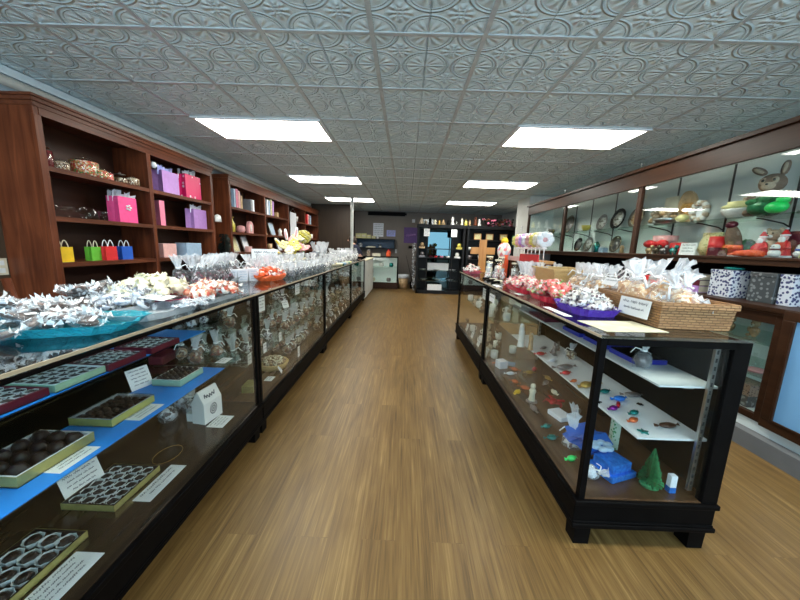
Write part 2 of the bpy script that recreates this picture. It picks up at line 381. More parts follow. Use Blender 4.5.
# shop front behind the camera: two big windows and a door
fz = [(-2.7, -.7), (1.0, 2.95)]
g = G()
g.box(XL, YF - .1, 0, XR, YF, .55).box(XL, YF - .1, 2.3, XR, YF, ZC)
for a, b in ((XL, -2.7), (-.7, -.45), (.75, 1.0), (2.95, XR)): g.box(a, YF - .1, .55, b, YF, 2.3)
g.box(-.45, YF - .1, .55, .75, YF, .551)
struct('wall_front', g, 'whitepaint')
for i, (a, b) in enumerate(fz):
    w = G()
    for x in (a, b - .06): w.box(x, YF - .09, .55, x + .06, YF - .02, 2.3)
    for z in (.55, 2.24): w.box(a, YF - .09, z, b, YF - .02, z + .06)
    o = struct('window_%d' % (i + 1), w, 'blackw')
    struct('window_pane', G().box(a + .06, YF - .06, .61, b - .06, YF - .054, 2.24), 'glass', o)
w = G()
for x in (-.45, .67): w.box(x, YF - .09, .551, x + .08, YF - .02, 2.3)
w.box(-.37, YF - .09, .551, .67, YF - .02, .75).box(-.37, YF - .09, 2.2, .67, YF - .02, 2.3)
o = struct('door_1', w, 'blackw')
struct('door_pane', G().box(-.37, YF - .06, .75, .67, YF - .054, 2.2), 'glass', o)
# ceiling grid: bars every two feet
g = G(); k = -5
while GX + k * TL < XR:
    x = GX + k * TL
    if x > XL: g.box(x - .013, YF, ZC - .006, x + .013, YB, ZC)
    k += 1
k = -5
while GY + k * TL < YB:
    y = GY + k * TL
    if y > YF: g.box(XL, y - .012, ZC - .005, XR, y + .012, ZC)
    k += 1
struct('trim_ceiling_grid', g, 'tbar')
struct('trim_wall_angle_left', G().box(XL, YF, ZC - .060, XL + .15, YB, ZC - .007), 'palewall').name = 'trim_1'
g = G(); g.tube([(-2.78, YF, 2.335), (-2.78, 9.4, 2.335)], .034, 10)
struct('trim_2', g, 'creampipe')
struct('wall_band', G().box(XL, YF, 2.28, XL + .012, 9.4, ZC - .06), 'palewall').name = 'trim_3'
struct('trim_4', G().box(-.4, YB - .04, 2.33, .0, YB, 2.4).box(-1.3, YB - .05, 2.30, -.05, YB - .01, 2.42), 'black')
struct('baseboard_right', G().box(2.40, .2, 0, 2.47, 6.95, .115), 'greypaint')

# ceiling lights: 4 x 2 ft troffers
spots_ = {(-3, -2): 'fluorescent ceiling panel nearest the shop front, left of the aisle', (2, -2): 'fluorescent ceiling panel nearest the shop front, right of the aisle',
          (-3, 2): 'large bright ceiling light panel nearest the camera above the left counter', (2, 2): 'large bright ceiling light panel nearest the camera on the right side',
          (-3, 6): 'middle ceiling light panel of the left-hand row', (2, 6): 'middle ceiling light panel of the right-hand row',
          (-3, 10): 'ceiling light panel at the far end of the left row, beside the white pole', (2, 10): 'ceiling light panel at the far end of the right row, by the black shelving'}
fr = G().box(0, 0, -.012, 2 * TL, .03, 0).box(0, TL - .03, -.012, 2 * TL, TL, 0).box(0, .03, -.012, .03, TL - .03, 0).box(2 * TL - .03, .03, -.012, 2 * TL, TL - .03, 0).mesh('frame', 'white')
di = G().box(.03, .03, -.010, 2 * TL - .03, TL - .03, -.003).mesh('diffuser', 'lamp')
for (kx, ky), lb in spots_.items():
    o = T('ceiling_light', lb, 'light', (GX + kx * TL, GY + ky * TL, ZC - .0065), group='fluorescent ceiling panels')
    inst('frame', fr, o); inst('diffuser', di, o)

# daylight through the shop front
def area(name, loc, rot, sx, sy, e, col):
    l = bpy.data.lights.new(name, 'AREA'); l.shape = 'RECTANGLE'; l.size = sx; l.size_y = sy; l.energy = e; l.color = col
    o = bpy.data.objects.new(name, l); C.objects.link(o); o.location = loc; o.rotation_euler = rot; return o
area('window_daylight', (-1.7, YF - .35, 1.6), (PI / 2 * 1.06, 0, 0), 2.2, 1.8, 125, (.62, .80, 1.))
area('window_daylight', (1.95, YF - .35, 1.6), (PI / 2 * 1.06, 0, 0), 2.2, 1.8, 125, (.62, .80, 1.))
w = bpy.data.worlds.new('daylight'); SC.world = w; w.use_nodes = True
w.node_tree.nodes['Background'].inputs[0].default_value = (.42, .72, .85, 1); w.node_tree.nodes['Background'].inputs[1].default_value = 2.0

# camera: level with a slight downward pitch, wide lens
cd = bpy.data.cameras.new('camera'); cam = bpy.data.objects.new('camera', cd); C.objects.link(cam); SC.camera = cam
F, P_, Yw, Rl = 316.31, .1686, -.012, -.0325
cp, spi, cy, sy, cr, sr = math.cos(P_), math.sin(P_), math.cos(Yw), math.sin(Yw), math.cos(Rl), math.sin(Rl)
f = Vector((sy * cp, cy * cp, -spi)); rt = Vector((cy, -sy, 0)); dn = f.cross(rt)
r2 = rt * cr + dn * sr; d2 = dn * cr - rt * sr
mw = Matrix.Identity(4)
for i in range(3): mw[i][0], mw[i][1], mw[i][2] = r2[i], -d2[i], -f[i]
mw.translation = (0, 0, 1.305); cam.matrix_world = mw
cd.sensor_width = 36; cd.lens = F * 36 / 800; cd.clip_start = .02
vs = SC.view_settings; vs.view_transform = 'Standard'; vs.look = 'None'; vs.gamma = 1; vs.use_curve_mapping = False; vs.exposure = -.08
SC.cycles.use_denoising = True; SC.cycles.transparent_max_bounces = 24; SC.cycles.max_bounces = 10; SC.cycles.sample_clamp_indirect = 6.
# ------------------------------------------------------------------ glass display counters
RA = math.radians(.25)                       # the right-hand row stands very slightly askew
def counter(label, loc, rz, sx, L, deck='deck', shelves=(), end0=True, end1=True, backm='black', D=.61, standards=False, posts=(), base=.215, sticker=None):
    """u runs along +y from the near end, w is the depth from the aisle face (sx = +1 to +x, -1 to -x)"""
    o = T('display_counter', label, 'display counter', loc, (0, 0, rz), group='black framed glass display counters')
    def B(g, w0, u0, z0, w1, u1, z1, mi=0): return g.box(sx * w0, u0, z0, sx * w1, u1, z1, mi)
    b = G(); B(b, -.012, 0, .098, D, L, base); B(b, -.018, -.012, base - .012, D + .006, L, base + .012); B(b, -.018, -.012, .090, D + .006, L, .112)
    B(b, -.015, -.006, .112, D, L, .122)
    part('base', b, 'black', o, .004)
    ft = G().loops([[(-.034, -.034, 0), (.034, -.034, 0), (.034, .034, 0), (-.034, .034, 0)], [(-.036, -.036, .09), (.036, -.036, .09), (.036, .036, .09), (-.036, .036, .09)]], 0, False).mesh('foot', 'black')
    for w in (.038, D - .06):
        for u in (.035, L - .06): inst('foot', ft, o, (sx * w, u, 0))
    fr = G(); z0, z1 = base + .012, .966
    for u in (0, L - .028):
        B(fr, 0, u, z0, .028, u + .028, z1); B(fr, D - .07, u, z0, D, u + .035, z1)
    B(fr, 0, .028, .948, .022, L - .028, z1); B(fr, D - .022, .028, .935, D, L - .028, z1)
    for u in (0, L - .028): B(fr, .028, u, .935, D - .05, u + .028, z1)
    for u in posts: B(fr, 0, u - .012, z0, .022, u + .012, .935)
    part('frame', fr, 'black', o, .003)
    g = G(); B(g, -.006, -.006, .9665, D, L + .001, .979); part('glass_top', g, 'glasstop', o)
    g = G(); B(g, -.0105, -.0105, .970, -.0065, L, .980); part('edge_trim', g, 'trimline', o)
    g = G(); B(g, .008, .028, z0, .013, L - .028, .948); part('front_glass', g, 'glass', o)
    if end0: g = G(); B(g, .028, .010, z0, D - .07, .015, .935); part('end_glass', g, 'glass', o)
    g = G(); B(g, .002, .003, base + .0125, D - .002, L - .003, base + .0165); part('deck', g, deck, o)
    g = G(); B(g, D - .02, .028, z0 + .005, D - .006, L - .028, .935); part('back_panel', g, backm, o)
    for (z, w0, w1, u0, u1, m) in shelves:
        g = G(); B(g, w0, u0, z - .008, w1, u1, z); sh = part('shelf', g, m, o)
        k = u0 + .12
        br = G()
        while k < u1:
            br.tube([(sx * (w0 + .03), k, z - .012), (sx * (w0 + .08), k, z - .02), (sx * (D - .07), k, z - .06), (sx * (D - .03), k, z - .06)], .004, 5); k += max(.5, (u1 - u0 - .24))
        part('bracket', br, 'metal', sh)
    if standards:
        for u in (.038, L - .06):
            g = G(); B(g, D - .105, u, .26, D - .085, u + .012, .93); st = part('shelf_standard', g, 'metal', o)
            s = G(); z = .29
            while z < .92: B(s, D - .099, u - .0008, z, D - .091, u, z + .018); z += .036
            part('slots', s, 'dmetal', st)
    return o
FL = -.94
counter('long glass counter nearest on the left, with blue paper lined shelves of boxed chocolates', (FL, -.10, 0), 0, -1, 2.07, shelves=((.802, .165, .58, .03, 2.04, 'shelfglass'), (.592, .065, .58, .03, 2.04, 'shelfglass')), end0=False)
counter('second glass counter in the left row, with a round basket and bags inside', (FL - .002, 1.985, 0), 0, -1, 1.75, 'deckR', shelves=((.70, .20, .58, .03, 1.72, 'shelfglass'), (.47, .10, .58, .03, 1.72, 'shelfglass')), backm='brown')
counter('third glass counter in the left row, full of bagged sweets', (FL - .004, 3.745, 0), 0, -1, 1.86, 'deckR', shelves=((.70, .20, .58, .03, 1.83, 'shelfglass'), (.45, .10, .58, .03, 1.83, 'shelfglass')), backm='brown')
counter('farthest glass counter in the left row, next to the white cabinet', (FL - .006, 5.615, 0), 0, -1, 1.86, 'deckR', shelves=((.68, .15, .58, .03, 1.83, 'shelfglass'),), backm='brown')
def RW(w, u, z=0.):
    c, s = math.cos(RA), math.sin(RA)
    return (.802 + w * c - u * s, 1.245 + w * s + u * c, z)
counter('black framed glass counter nearest on the right, its end facing the shop front', RW(0, 0), RA, 1, 1.77, 'deckR', shelves=((.748, .315, .575, .06, 1.74, 'paperR'), (.498, .262, .575, .06, 1.74, 'paperR')), standards=True)
counter('second glass counter on the right, before the black shelving', RW(0, 1.785), RA, 1, 1.50, 'deckR', shelves=((.60, .10, .58, .03, 1.47, 'shelfglass'),), backm='glass')
# blue paper lying on the two shelves of the left counter
S('shelf_paper', G().box(-1.32, -.05, .8025, -1.098, 1.69, .8055), 'blue', 'bright blue paper lining the upper shelf of the left counter', 'shelf paper')
S('shelf_paper', G().box(-1.25, -.05, .5925, -.998, 1.68, .5955), 'blue', 'bright blue paper lining the lower, wider shelf of the left counter', 'shelf paper')  # paper stops short so the shadow behind the boxes reads black
# white panelled cabinet closing the left row
o = T('white_cabinet', 'narrow white panelled cabinet at the far end of the left counters', 'cabinet', (-.94, 7.56, 0))
part('body', G().box(-.10, 0, .03, 0, 1.8, .93), 'whitepaint', o, .004)
part('top', G().box(-.12, -.01, .93, .02, 1.82, .955), 'cream', o, .003)
for k in range(3):
    y = .06 + k * .58; g = G().box(0, y, .1, .012, y + .5, .88); p = part('door', g, 'whitepaint', o, .003)
    part('knob', G().ell((.022, y + .44, .55), (.012, .012, .012)), 'metal', p)
# ------------------------------------------------------------------ bookcases along the left wall
def bookcase(label, y0, y1, posts, shelves=(1.79, 1.44, 1.10), top=2.245):
    o = T('bookcase', label, 'bookcase', (-2.57, y0, 0)); L = y1 - y0; D = .355
    for u in (0, L - .035): part('side_panel', G().box(-D, u, 0, 0, u + .035, top - .06), 'cherry', o, .002)
    part('back_panel', G().box(-D, .035, 0, -D + .012, L - .035, top - .06), 'shaded_backboard', o)
    g = G().box(-D, -.006, top - .075, .008, L + .006, top - .045).box(-D, -.014, top - .045, .018, L + .014, top - .018).box(-D, -.022, top - .018, .028, L + .022, top)
    part('cornice', g, 'cherryH', o, .003)
    part('face_rail', G().box(-.02, .035, top - .125, .004, L - .035, top - .075), 'cherryH', o)
    part('plinth', G().box(-.02, .035, 0, 0, L - .035, .12), 'cherryH', o)
    for y in (y0 + .0, *posts, y1 - .045):
        u = y - y0; part('stile', G().box(-.02, u - .003, .12, .006, u + .045, top - .125), 'cherry', o, .002)
    for y in posts: part('divider', G().box(-D + .012, y - y0 + .01, 0, -.02, y - y0 + .035, top - .08), 'cherry', o)
    ed = [y0] + list(posts) + [y1 - .045]
    for a, b in zip(ed, ed[1:]):
        for z in (*shelves, .72, .35):
            part('shelf', G().box(-D + .012, a - y0 + .036, z - .022, -.006, b - y0 + .009, z).box(-.006, a - y0 + .046, z - .034, .003, b - y0, z), 'cherryH', o)
    return o
bookcase('tall cherry wood bookcase nearest the front, holding gift bags and jars', 2.295, 4.31, (3.245,))
bookcase('long cherry wood bookcase farther back on the left wall, holding albums and figurines', 4.70, 9.42, (5.86, 7.02, 8.17), (1.80, 1.435, 1.13), 2.235)

# ------------------------------------------------------------------ built-in display cabinets along the right wall
XF = 2.60
YA, YD = 2.03, [2.03, 3.72, 5.41, 6.97]
o = T('display_cabinet', 'long brown built-in glass display cabinet along the right wall', 'cabinet', (XF, YA, 0))
L = YD[-1] - YA
part('back_panel', G().box(.50, 0, 1.31, .515, L, 2.19), 'cabwhite', o)
part('end_panel', G().box(.02, L - .02, 1.31, .50, L, 2.19), 'cabwhite', o)
part('ledge', G().box(-.03, -1.2, 1.25, .55, L + .01, 1.31).box(-.045, -1.2, 1.29, -.03, L + .01, 1.31), 'brown', o, .003)
part('beam', G().box(-.02, -1.2, 2.04, .02, L + .02, 2.20).box(-.05, -1.2, 2.20, .03, L + .04, 2.235).box(-.03, -1.2, 2.035, -.02, L, 2.05), 'brown', o, .003)
part('roof', G().box(.02, -1.2, 2.19, .55, L, 2.205), 'glass', o)  # made of clear glass to let ceiling light into the cabinet
g = G()
for y in YD[1:3]: g.cyl((-.035, y - YA, 2.235), (-.035, y - YA, 2.275), .006).ell((-.035, y - YA, 2.28), (.011, .011, .011), 8, 6)
part('finial', g, 'metal', o)
for y in YD:
    u = y - YA; part('divider', G().box(-.012, u - .03, 1.31, .028, u + .03, 2.04), 'brown', o, .004)
for a, b in zip(YD, YD[1:]):
    part('front_glass', G().box(.006, a - YA + .03, 1.312, .011, b - YA - .03, 2.04), 'wallglass', o)
    for f in (.02, .34, .66):
        u = a - YA + (b - a) * f + .06; st = part('shelf_standard', G().box(.492, u, 1.33, .4995, u + .016, 2.17), 'dmetal', o)
        part('bracket', G().tube([(.49, u + .008, 1.56), (.44, u + .008, 1.585), (.25, u + .008, 1.618), (.22, u + .008, 1.618)], .006, 5), 'dmetal', st)
    part('glass_shelf', G().box(.16, a - YA + .05, 1.626, .488, b - YA - .05, 1.634), 'shelfglass', o)

o = T('base_cabinet', 'brown glass fronted base cabinet under the right wall display', 'cabinet', (2.47, 1.15, 0)); L = 5.8
part('counter_slab', G().box(-.03, 0, .94, .70, L, .985).box(-.04, 0, .955, -.03, L, .985), 'brown', o, .003)
part('body', G().box(.60, 0, .116, .62, L, .94).box(0, 0, .116, .62, L, .20), 'cabwhite', o)
part('recess_shade', G().box(.66, 0, .985, .68, L, 1.25), 'black', o)  # black sheet standing in for the shadow at the rear of the shelf
for u in (0, .87, 2.4, 3.9, L - .06):
    part('stile', G().box(-.012, u, .2, .03, u + .06, .94), 'brown', o, .003)
part('rail', G().box(-.01, .06, .87, .025, L - .06, .94).box(-.01, .06, .19, .025, L - .06, .235), 'brown', o)
for a, b in ((.93, 2.4), (2.46, 3.9), (3.96, L - .06)): part('front_glass', G().box(.004, a, .235, .009, b, .87), 'wallglass', o)
for z in (.70, .46):
    part('glass_shelf', G().box(.1, .94, z - .007, .59, 2.39, z), 'shelfglass', o)
# the framed, pale-blue backed door nearest the camera
d = G().box(-.045, .06, .25, -.013, .115, .92).box(-.045, .80, .25, -.013, .865, .92).box(-.045, .06, .92, -.013, .865, .98).box(-.045, .06, .19, -.013, .865, .25)
d.box(-.055, .79, .25, -.045, .805, .92).box(-.055, .115, .25, -.045, .80, .265)
dd = part('door', d, 'brown', o, .004); part('panel', G().box(-.03, .115, .25, -.02, .80, .92), 'skyboard', dd, label='pale blue panel')
p = G(); p.tube([(-.04, .36, .262), (-.05, .46, .30), (-.048, .55, .285), (-.05, .62, .27)], [.004, .014, .012, .004], 7)
S('driftwood', G().tube([(2.418, 1.50, .28), (2.405, 1.58, .31), (2.41, 1.68, .295), (2.415, 1.76, .275)], [.004, .016, .012, .004], 7), 'blackw', 'dark curved stick lying at the foot of the pale blue door panel', 'stick')
struct('wall_end', G().box(2.60, 7.0, 0, XR, 7.75, ZC), 'whitepaint').name = 'wall_pier'
S('light_switch', G().box(2.585, 7.3, 1.72, 2.599, 7.36, 1.84, 0).box(2.578, 7.32, 1.75, 2.585, 7.34, 1.77, 1).box(2.578, 7.32, 1.79, 2.585, 7.34, 1.81, 1), ['white', 'grey'], 'pale switch plate high on the white pier beside the display cabinet', 'switch')

# ------------------------------------------------------------------ far end: pole, counter, wall shelf, black shelving
S('pole', G().cyl((-1.335, 7.955, 0), (-1.335, 7.955, ZC - .012), .036, n=16), 'whitepaint', 'white floor-to-ceiling pole behind the left counters', 'pole') 
o = T('glass_counter', 'white lit glass counter standing across the far left end', 'counter', (-1.27, 9.6, 0)); W = 1.06
part('base', G().box(0, 0, 0, W, .45, .20), 'brown', o, .003)
fr = G()
for x in (0, W - .03):
    for y in (0, .42): fr.box(x, y, .2, x + .03, y + .03, .95)
fr.box(0, 0, .95, W, .03, .975).box(0, .42, .95, W, .45, .975).box(0, .03, .95, .03, .42, .975).box(W - .03, .03, .95, W, .42, .975); part('glass_top', G().box(.03, .03, .966, W - .03, .42, .974), 'glass', o); part('frame', fr, 'black', o)
part('interior', G().box(.03, .40, .2, W - .03, .42, .95).box(.03, .03, .2, W - .03, .4, .21), 'cabwhite', o)
part('front_glass', G().box(.03, .006, .2, W - .03, .012, .95), 'glass', o)
part('glass_shelf', G().box(.03, .05, .66, W - .03, .39, .668), 'shelfglass', o)
part('front_board', G().box(.1, .02, .86, .62, .03, .945), 'white', o)

for i, (x, z, m, lb) in enumerate(((.2, .6685, 'foilgrey', 'grey tin on the left of the far white counter shelf'), (.55, .6685, 'porcelain', 'white cup in the middle of the far white counter shelf'), (.85, .6685, 'foilteal', 'teal dish at the right of the far white counter shelf'), (.3, .2105, 'cream', 'cream pot on the floor of the far white counter'), (.78, .2105, 'foilgrey', 'grey pot on the floor of the far white counter'))):
    S('pot', G().lathe([(.05, 0), (.07, .04), (.06, .11), (.05, .12)], 12), m, lb, 'pot', (-1.27 + x, 9.75, z))
o = T('hanging_shelf', 'black wall shelf with a deep blue back holding small items, far left', 'shelf', (-1.70, 10.72, 0)); W = 1.34
part('case', G().box(0, 0, 1.20, W, .27, 1.225).box(0, 0, 1.50, W, .27, 1.525).box(0, 0, 1.225, .025, .27, 1.5).box(W - .025, 0, 1.225, W, .27, 1.5), 'blackw', o)
part('back_panel', G().box(.025, .25, 1.225, W - .025, .26, 1.5), plain('deep_blue_back', (.01, .045, .10), .5), o)
for (x, w, h, lb) in ((.02, .17, .16, 'pale yellow gift box, leftmost on top of the black wall shelf'), (.21, .17, .16, 'pale yellow gift box, second from the left on top of the wall shelf'), (.40, .12, .12, 'smaller pale yellow box, third along the top of the wall shelf'), (.555, .12, .09, 'low pale yellow box, fourth along the top of the wall shelf')):
    b = S('gift_box', G().box(0, 0, 0, w, .14, h), 'yellowbox', lb, 'box', (-1.70 + x, 10.76, 1.525), group='boxes on the wall shelf', bevel=.003)
    part('lid_label', G().box(w * .2, -.002, h * .35, w * .8, 0, h * .7), 'cream', b)
S('white_jar', G().lathe([(.025, 0), (.04, .01), (.04, .08), (.02, .1)], 12), 'white', 'small white jar at the right end on top of the wall shelf', 'jar', (-.95, 10.84, 1.525))
S('silver_tin', G().lathe([(.06, 0), (.07, .02), (.07, .12), (.03, .15)], 12), 'tinsel', 'silver grey tin inside the wall shelf, at its left end', 'tin', (-1.53, 10.85, 1.2255))
S('papers', G().box(-.16, -.05, 0, .16, .05, .03).box(-.1, -.04, .03, .15, .05, .05), 'cream', 'flat stack of cream papers inside the wall shelf', 'papers', (-1.18, 10.85, 1.2255))
S('trinket', G().lathe([(.06, 0), (.07, .03), (.03, .08), (.012, .13)], 10), 'metal', 'round grey metal trinket inside the wall shelf', 'ornament', (-.86, 10.86, 1.2255))
S('tissue_box', G().box(-.12, -.06, 0, .12, .06, .09), 'cream', 'cream box lying on the far counter', 'box', (-.89, 9.85, .976))
j = S('jar', G().lathe([(.055, 0), (.06, .02), (.06, .14), (.04, .17)], 12), 'jarbrown', 'grey glass jar on the left of the far counter', 'jar', (-1.13, 9.85, .976)); part('lid', G().cyl((0, 0, .17), (0, 0, .2), .045), 'grey', j)
j = S('canister', G().lathe([(.06, 0), (.075, .03), (.075, .14), (.04, .17)], 14), 'orangep', 'orange red canister on the right of the far counter', 'canister', (-.52, 9.85, .976)); part('lid', G().lathe([(.05, .17), (.05, .2), (.015, .215)], 12), 'red', j)
S('light_switch', G().box(-.36, 10.985, 1.06, -.29, 10.999, 1.2), 'white', 'white switch plate on the taupe wall, just right of the wall shelf', 'switch')
for (n, x0, x1, z0, z1, m, lb, ls) in (('poster', -1.12, -.77, 1.60, 2.05, 'tissue', 'pale grey printed poster on the far wall above the shelf', 6), ('notice', -.66, -.36, 1.62, 1.83, 'lav', 'small lilac notice on the far wall right of the pale poster', 4)):
    o = S(n, G().box(x0, 10.99, z0, x1, 10.999, z1), m if n == 'poster' else 'tissuel', lb, 'poster'); t = G()
    for i in range(ls): scrawl(t, x0 + .03, z1 - (i + 1) * (z1 - z0) / (ls + 1), x1 - x0 - .06, .035, 40 + i, y=10.989)
    part('lettering', t, 'grey', o)
S('thermostat', G().box(.19, 10.97, 2.10, .29, 10.999, 2.21), 'white', 'small white thermostat high on the far taupe wall', 'thermostat', bevel=.006)
o = S('banner', G().box(-.07, 10.985, 1.42, .40, 10.999, 1.94), 'purplesign', 'square purple sign with pale script on the far wall', 'sign'); t = G()
pts = [(-.0 + .33 * k / 26 + .0, 1.66 + .045 * math.sin(k * 1.9) * (1 if k % 5 else .4) + k * .002) for k in range(27)]
t.tube([(x, 10.983, z) for x, z in pts], .008, 5); part('lettering', t, 'lav', o)
S('coat_hook', G().box(.10, 10.95, 1.24, .22, 10.999, 1.33), 'black', 'small black box on the wall under the purple sign', 'wall box', bevel=.005)
o = T('waste_bin', 'tan waste bin with a white liner against the far wall', 'bin', (-.03, 9.85, 0))
part('body', G().lathe([(.13, 0), (.16, .36)], 18), 'tan', o); part('liner', G().lathe([(.166, .33), (.168, .43), (.15, .44), (.14, .40)], 18, wob=.03), 'tissue', o)
o = T('branches', 'dark bare branches in a narrow pot leaning by the black shelving', 'branches', (.24, 9.9, 0))
part('pot', G().lathe([(.06, 0), (.08, .2), (.07, .22)], 12), 'black', o); g = G(); R = random.Random(5)
for k in range(7):
    a = R.uniform(-.22, .2); g.tube([(0, 0, .2), (a * .4, R.uniform(-.05, .05), .55), (a, R.uniform(-.06, .06), R.uniform(.8, 1.05))], [.012, .009, .004], 5)
part('twigs', g, 'blackw', o)

def shelving(label, x0, x1, y0, bays, mirror=None):
    o = T('black_shelving', label, 'shelving', (x0, y0, 0)); W = x1 - x0; D = .42; H = 1.92
    part('body', G().box(0, 0, 0, .05, D, H).box(W - .05, 0, 0, W, D, H).box(0, D - .02, .1, W, D, H).box(0, 0, 0, W, D, .10), 'blackw', o)
    part('top', G().box(-.02, -.02, H - .09, W + .02, D, H), 'blackw', o, .004)
    return o
o = shelving('tall black shelving with a glassy reflecting back at the far end of the aisle', .32, 1.63, 8.9, 1); W = 1.31
for z in (.38, .66, 1.02, 1.27): part('shelf', G().box(.05, .04, z - .02, W - .05, .39, z), 'blackw' if z > .9 else 'shelfglass', o)
mm = NT('dark_reflecting_glass'); mm.surf(mm.n('BsdfGlossy', {0: (.035, .06, .066), 'Roughness': .01}))
part('back_glass', G().box(.30, .390, .12, .98, .399, 1.80), mm.m, o)
part('mullion', G().box(.275, .03, .1, .30, .06, 1.83).box(.98, .03, .1, 1.005, .06, 1.83), 'blackw', o)
for (x, z, lb, sd) in ((.25, 1.60, 'small white notice taped at the top left of the black shelving', 3), (1.0, 1.60, 'small white notice taped at the top right of the mirror shelving', 4)):
    card(lb, (.32 + x, 8.893, z), .16, .2, 0, 5, name='notice', cat='notice')
o = shelving('tall black shelving holding small framed cards, right of the mirror unit', 1.69, 2.99, 8.9, 1); W = 1.32
for z in (.5, 1.0, 1.26, 1.55): part('shelf', G().box(.05, .04, z - .02, W - .05, .39, z), 'blackw', o)
# silvery tinsel strip hanging down the left side of the unit
g = G(); R = random.Random(8)
for k in range(150):
    z = R.uniform(.1, 1.4); a = R.uniform(0, 6.3); g.add([(.0, .0, z), (.05 * math.cos(a), .05 * math.sin(a), z + R.uniform(-.04, .06)), (.045 * math.cos(a + .4), .045 * math.sin(a + .4), z + R.uniform(-.04, .06))], [(0, 1, 2)])
g.cyl((0, 0, .08), (0, 0, 1.42), .008, n=6)
S('tinsel_garland', g, 'tinsel', 'silvery tinsel garland hanging down the left side of the black shelving', 'garland', (.24, 8.95, 0))
# ------------------------------------------------------------------ bags, trays and sweets (meshes shared between the copies)
def bag_meshes(seed, r=.045, h=.16, contents='sw_brown', film='film', lean=.0, ribbon='ribbonw', fill=.5):
    """a cellophane bag gathered at the neck with a flared top: (contents, wrapper, tie)"""
    R = random.Random(seed)
    c = G().ell((0, 0, h * fill * .5), (r * .9, r * .8, h * fill * .5), 10, 6, 0, .25, seed)
    n = 14; rings = []
    prof = [(.55, 0), (1.0, .08), (1.06, fill * .55), (.8, fill * .95), (.26, fill * 1.22), (.30, fill * 1.32), (.55, .86), (.75, 1.0)]
    ax, ay = R.uniform(-.5, .5) * r, R.uniform(-.5, .5) * r
    for i, (k, z) in enumerate(prof):
        ring = []; ph = R.uniform(0, 6)
        for j in range(n):
            a = 2 * PI * j / n; top = max(0, z - fill * 1.2)
            w = 1 + R.uniform(-.1, .1) + (.30 * math.sin(a * 5 + ph) if z > fill * 1.25 else 0)
            ring.append((r * k * w * math.cos(a) + ax * top * 2, r * k * w * (.85 if z < fill else .6) * math.sin(a) + ay * top * 2, h * z + (R.uniform(-.12, .12) * h * .4 if i == len(prof) - 1 else R.uniform(-.01, .01))))
        rings.append(ring)
    f = G().loops(rings[:5], 0, False, (True, False)).loops(rings[4:], 1, False, (False, False))
    t = G().cyl((0, 0, h * fill * 1.21), (0, 0, h * fill * 1.31), r * .34, n=8)
    for a in (.6, 2.4): t.tube([(0, 0, h * fill * 1.26), (r * .8 * math.cos(a), r * .8 * math.sin(a), h * fill * 1.4), (r * 1.2 * math.cos(a), r * 1.2 * math.sin(a), h * fill * 1.0)], r * .08, 4)
    return (c.mesh('contents', contents), f.mesh('wrapper', [film, 'filmtop']), t.mesh('ribbon', ribbon))
def put_bag(name, label, cat, ms, loc, rot, group, scale=1.):
    o = props(inst(name, ms[0], None, loc, rot, scale), label, cat, group)
    inst('wrapper', ms[1], o); inst('ribbon', ms[2], o); return o
def pillow_meshes(seed, w=.1, l=.13, t=.035, contents='sw_brown', film='film'):
    """a flat pillow pack with crimped ends lying on its back: (contents, wrapper)"""
    R = random.Random(seed); rings = []; n = 12
    for i in range(7):
        y = -l / 2 + l * i / 6; k = (.10, .75, 1, 1.05, 1, .75, .10)[i]
        rings.append([(w / 2 * (1 + R.uniform(-.07, .07)) * math.copysign(abs(math.cos(2 * PI * j / n)) ** .6, math.cos(2 * PI * j / n)), y + R.uniform(-.004, .004), t * .5 + t / 2 * k * (1 + R.uniform(-.25, .25)) * math.sin(2 * PI * j / n)) for j in range(n)])
    f = G().loops(rings, 0, False)
    e = f
    for s in (-1, 1):
        y = s * l / 2; n2 = 6
        for q in range(n2):
            x0, x1 = -w * .42 + w * .84 * q / n2, -w * .42 + w * .84 * (q + 1) / n2; zz = t * (.3 + .5 * (q % 2)), t * (.8 - .5 * (q % 2))
            e.add([(x0 * .7, y * .96, t * .5), (x1 * .7, y * .96, t * .5), (x1 * 1.15, y + s * l * R.uniform(.05, .12), zz[1] + R.uniform(-.2, .5) * t), (x0 * 1.15, y + s * l * R.uniform(.05, .12), zz[0] + R.uniform(-.2, .5) * t)], [(0, 1, 2, 3)], 1)
    k = R.uniform(-.2, .2) * l; e.add([(-w * .25, k - l * .08, t * 1.04), (w * .25, k - l * .08, t * 1.04), (w * .25, k + l * .08, t * 1.06), (-w * .25, k + l * .08, t * 1.06)], [(0, 1, 2, 3)], 1)
    c = G().ell((0, 0, t * .5), (w * .43, l * .40, t * .40), 10, 6, 0, .15, seed)
    return (c.mesh('contents', contents), f.mesh('wrapper', [film, 'ribbonw']))
def lolly_mesh(seed, r=.018, col='sw_pale', ends=True):
    R = random.Random(seed)
    g = G().ell((0, 0, r), (r * 1.15, r, r * .9), 8, 6, 0, .08, seed)
    if ends:
        for s in (-1, 1):
            g.add([(s * r * 1.0, 0, r)] + [(s * r * R.uniform(1.8, 2.2), r * (-.9 + .6 * k), r * R.uniform(.4, 1.9)) for k in range(4)], [(0, 1, 2), (0, 2, 3), (0, 3, 4)], 0)
    return g.mesh('wrapped_sweet', col)

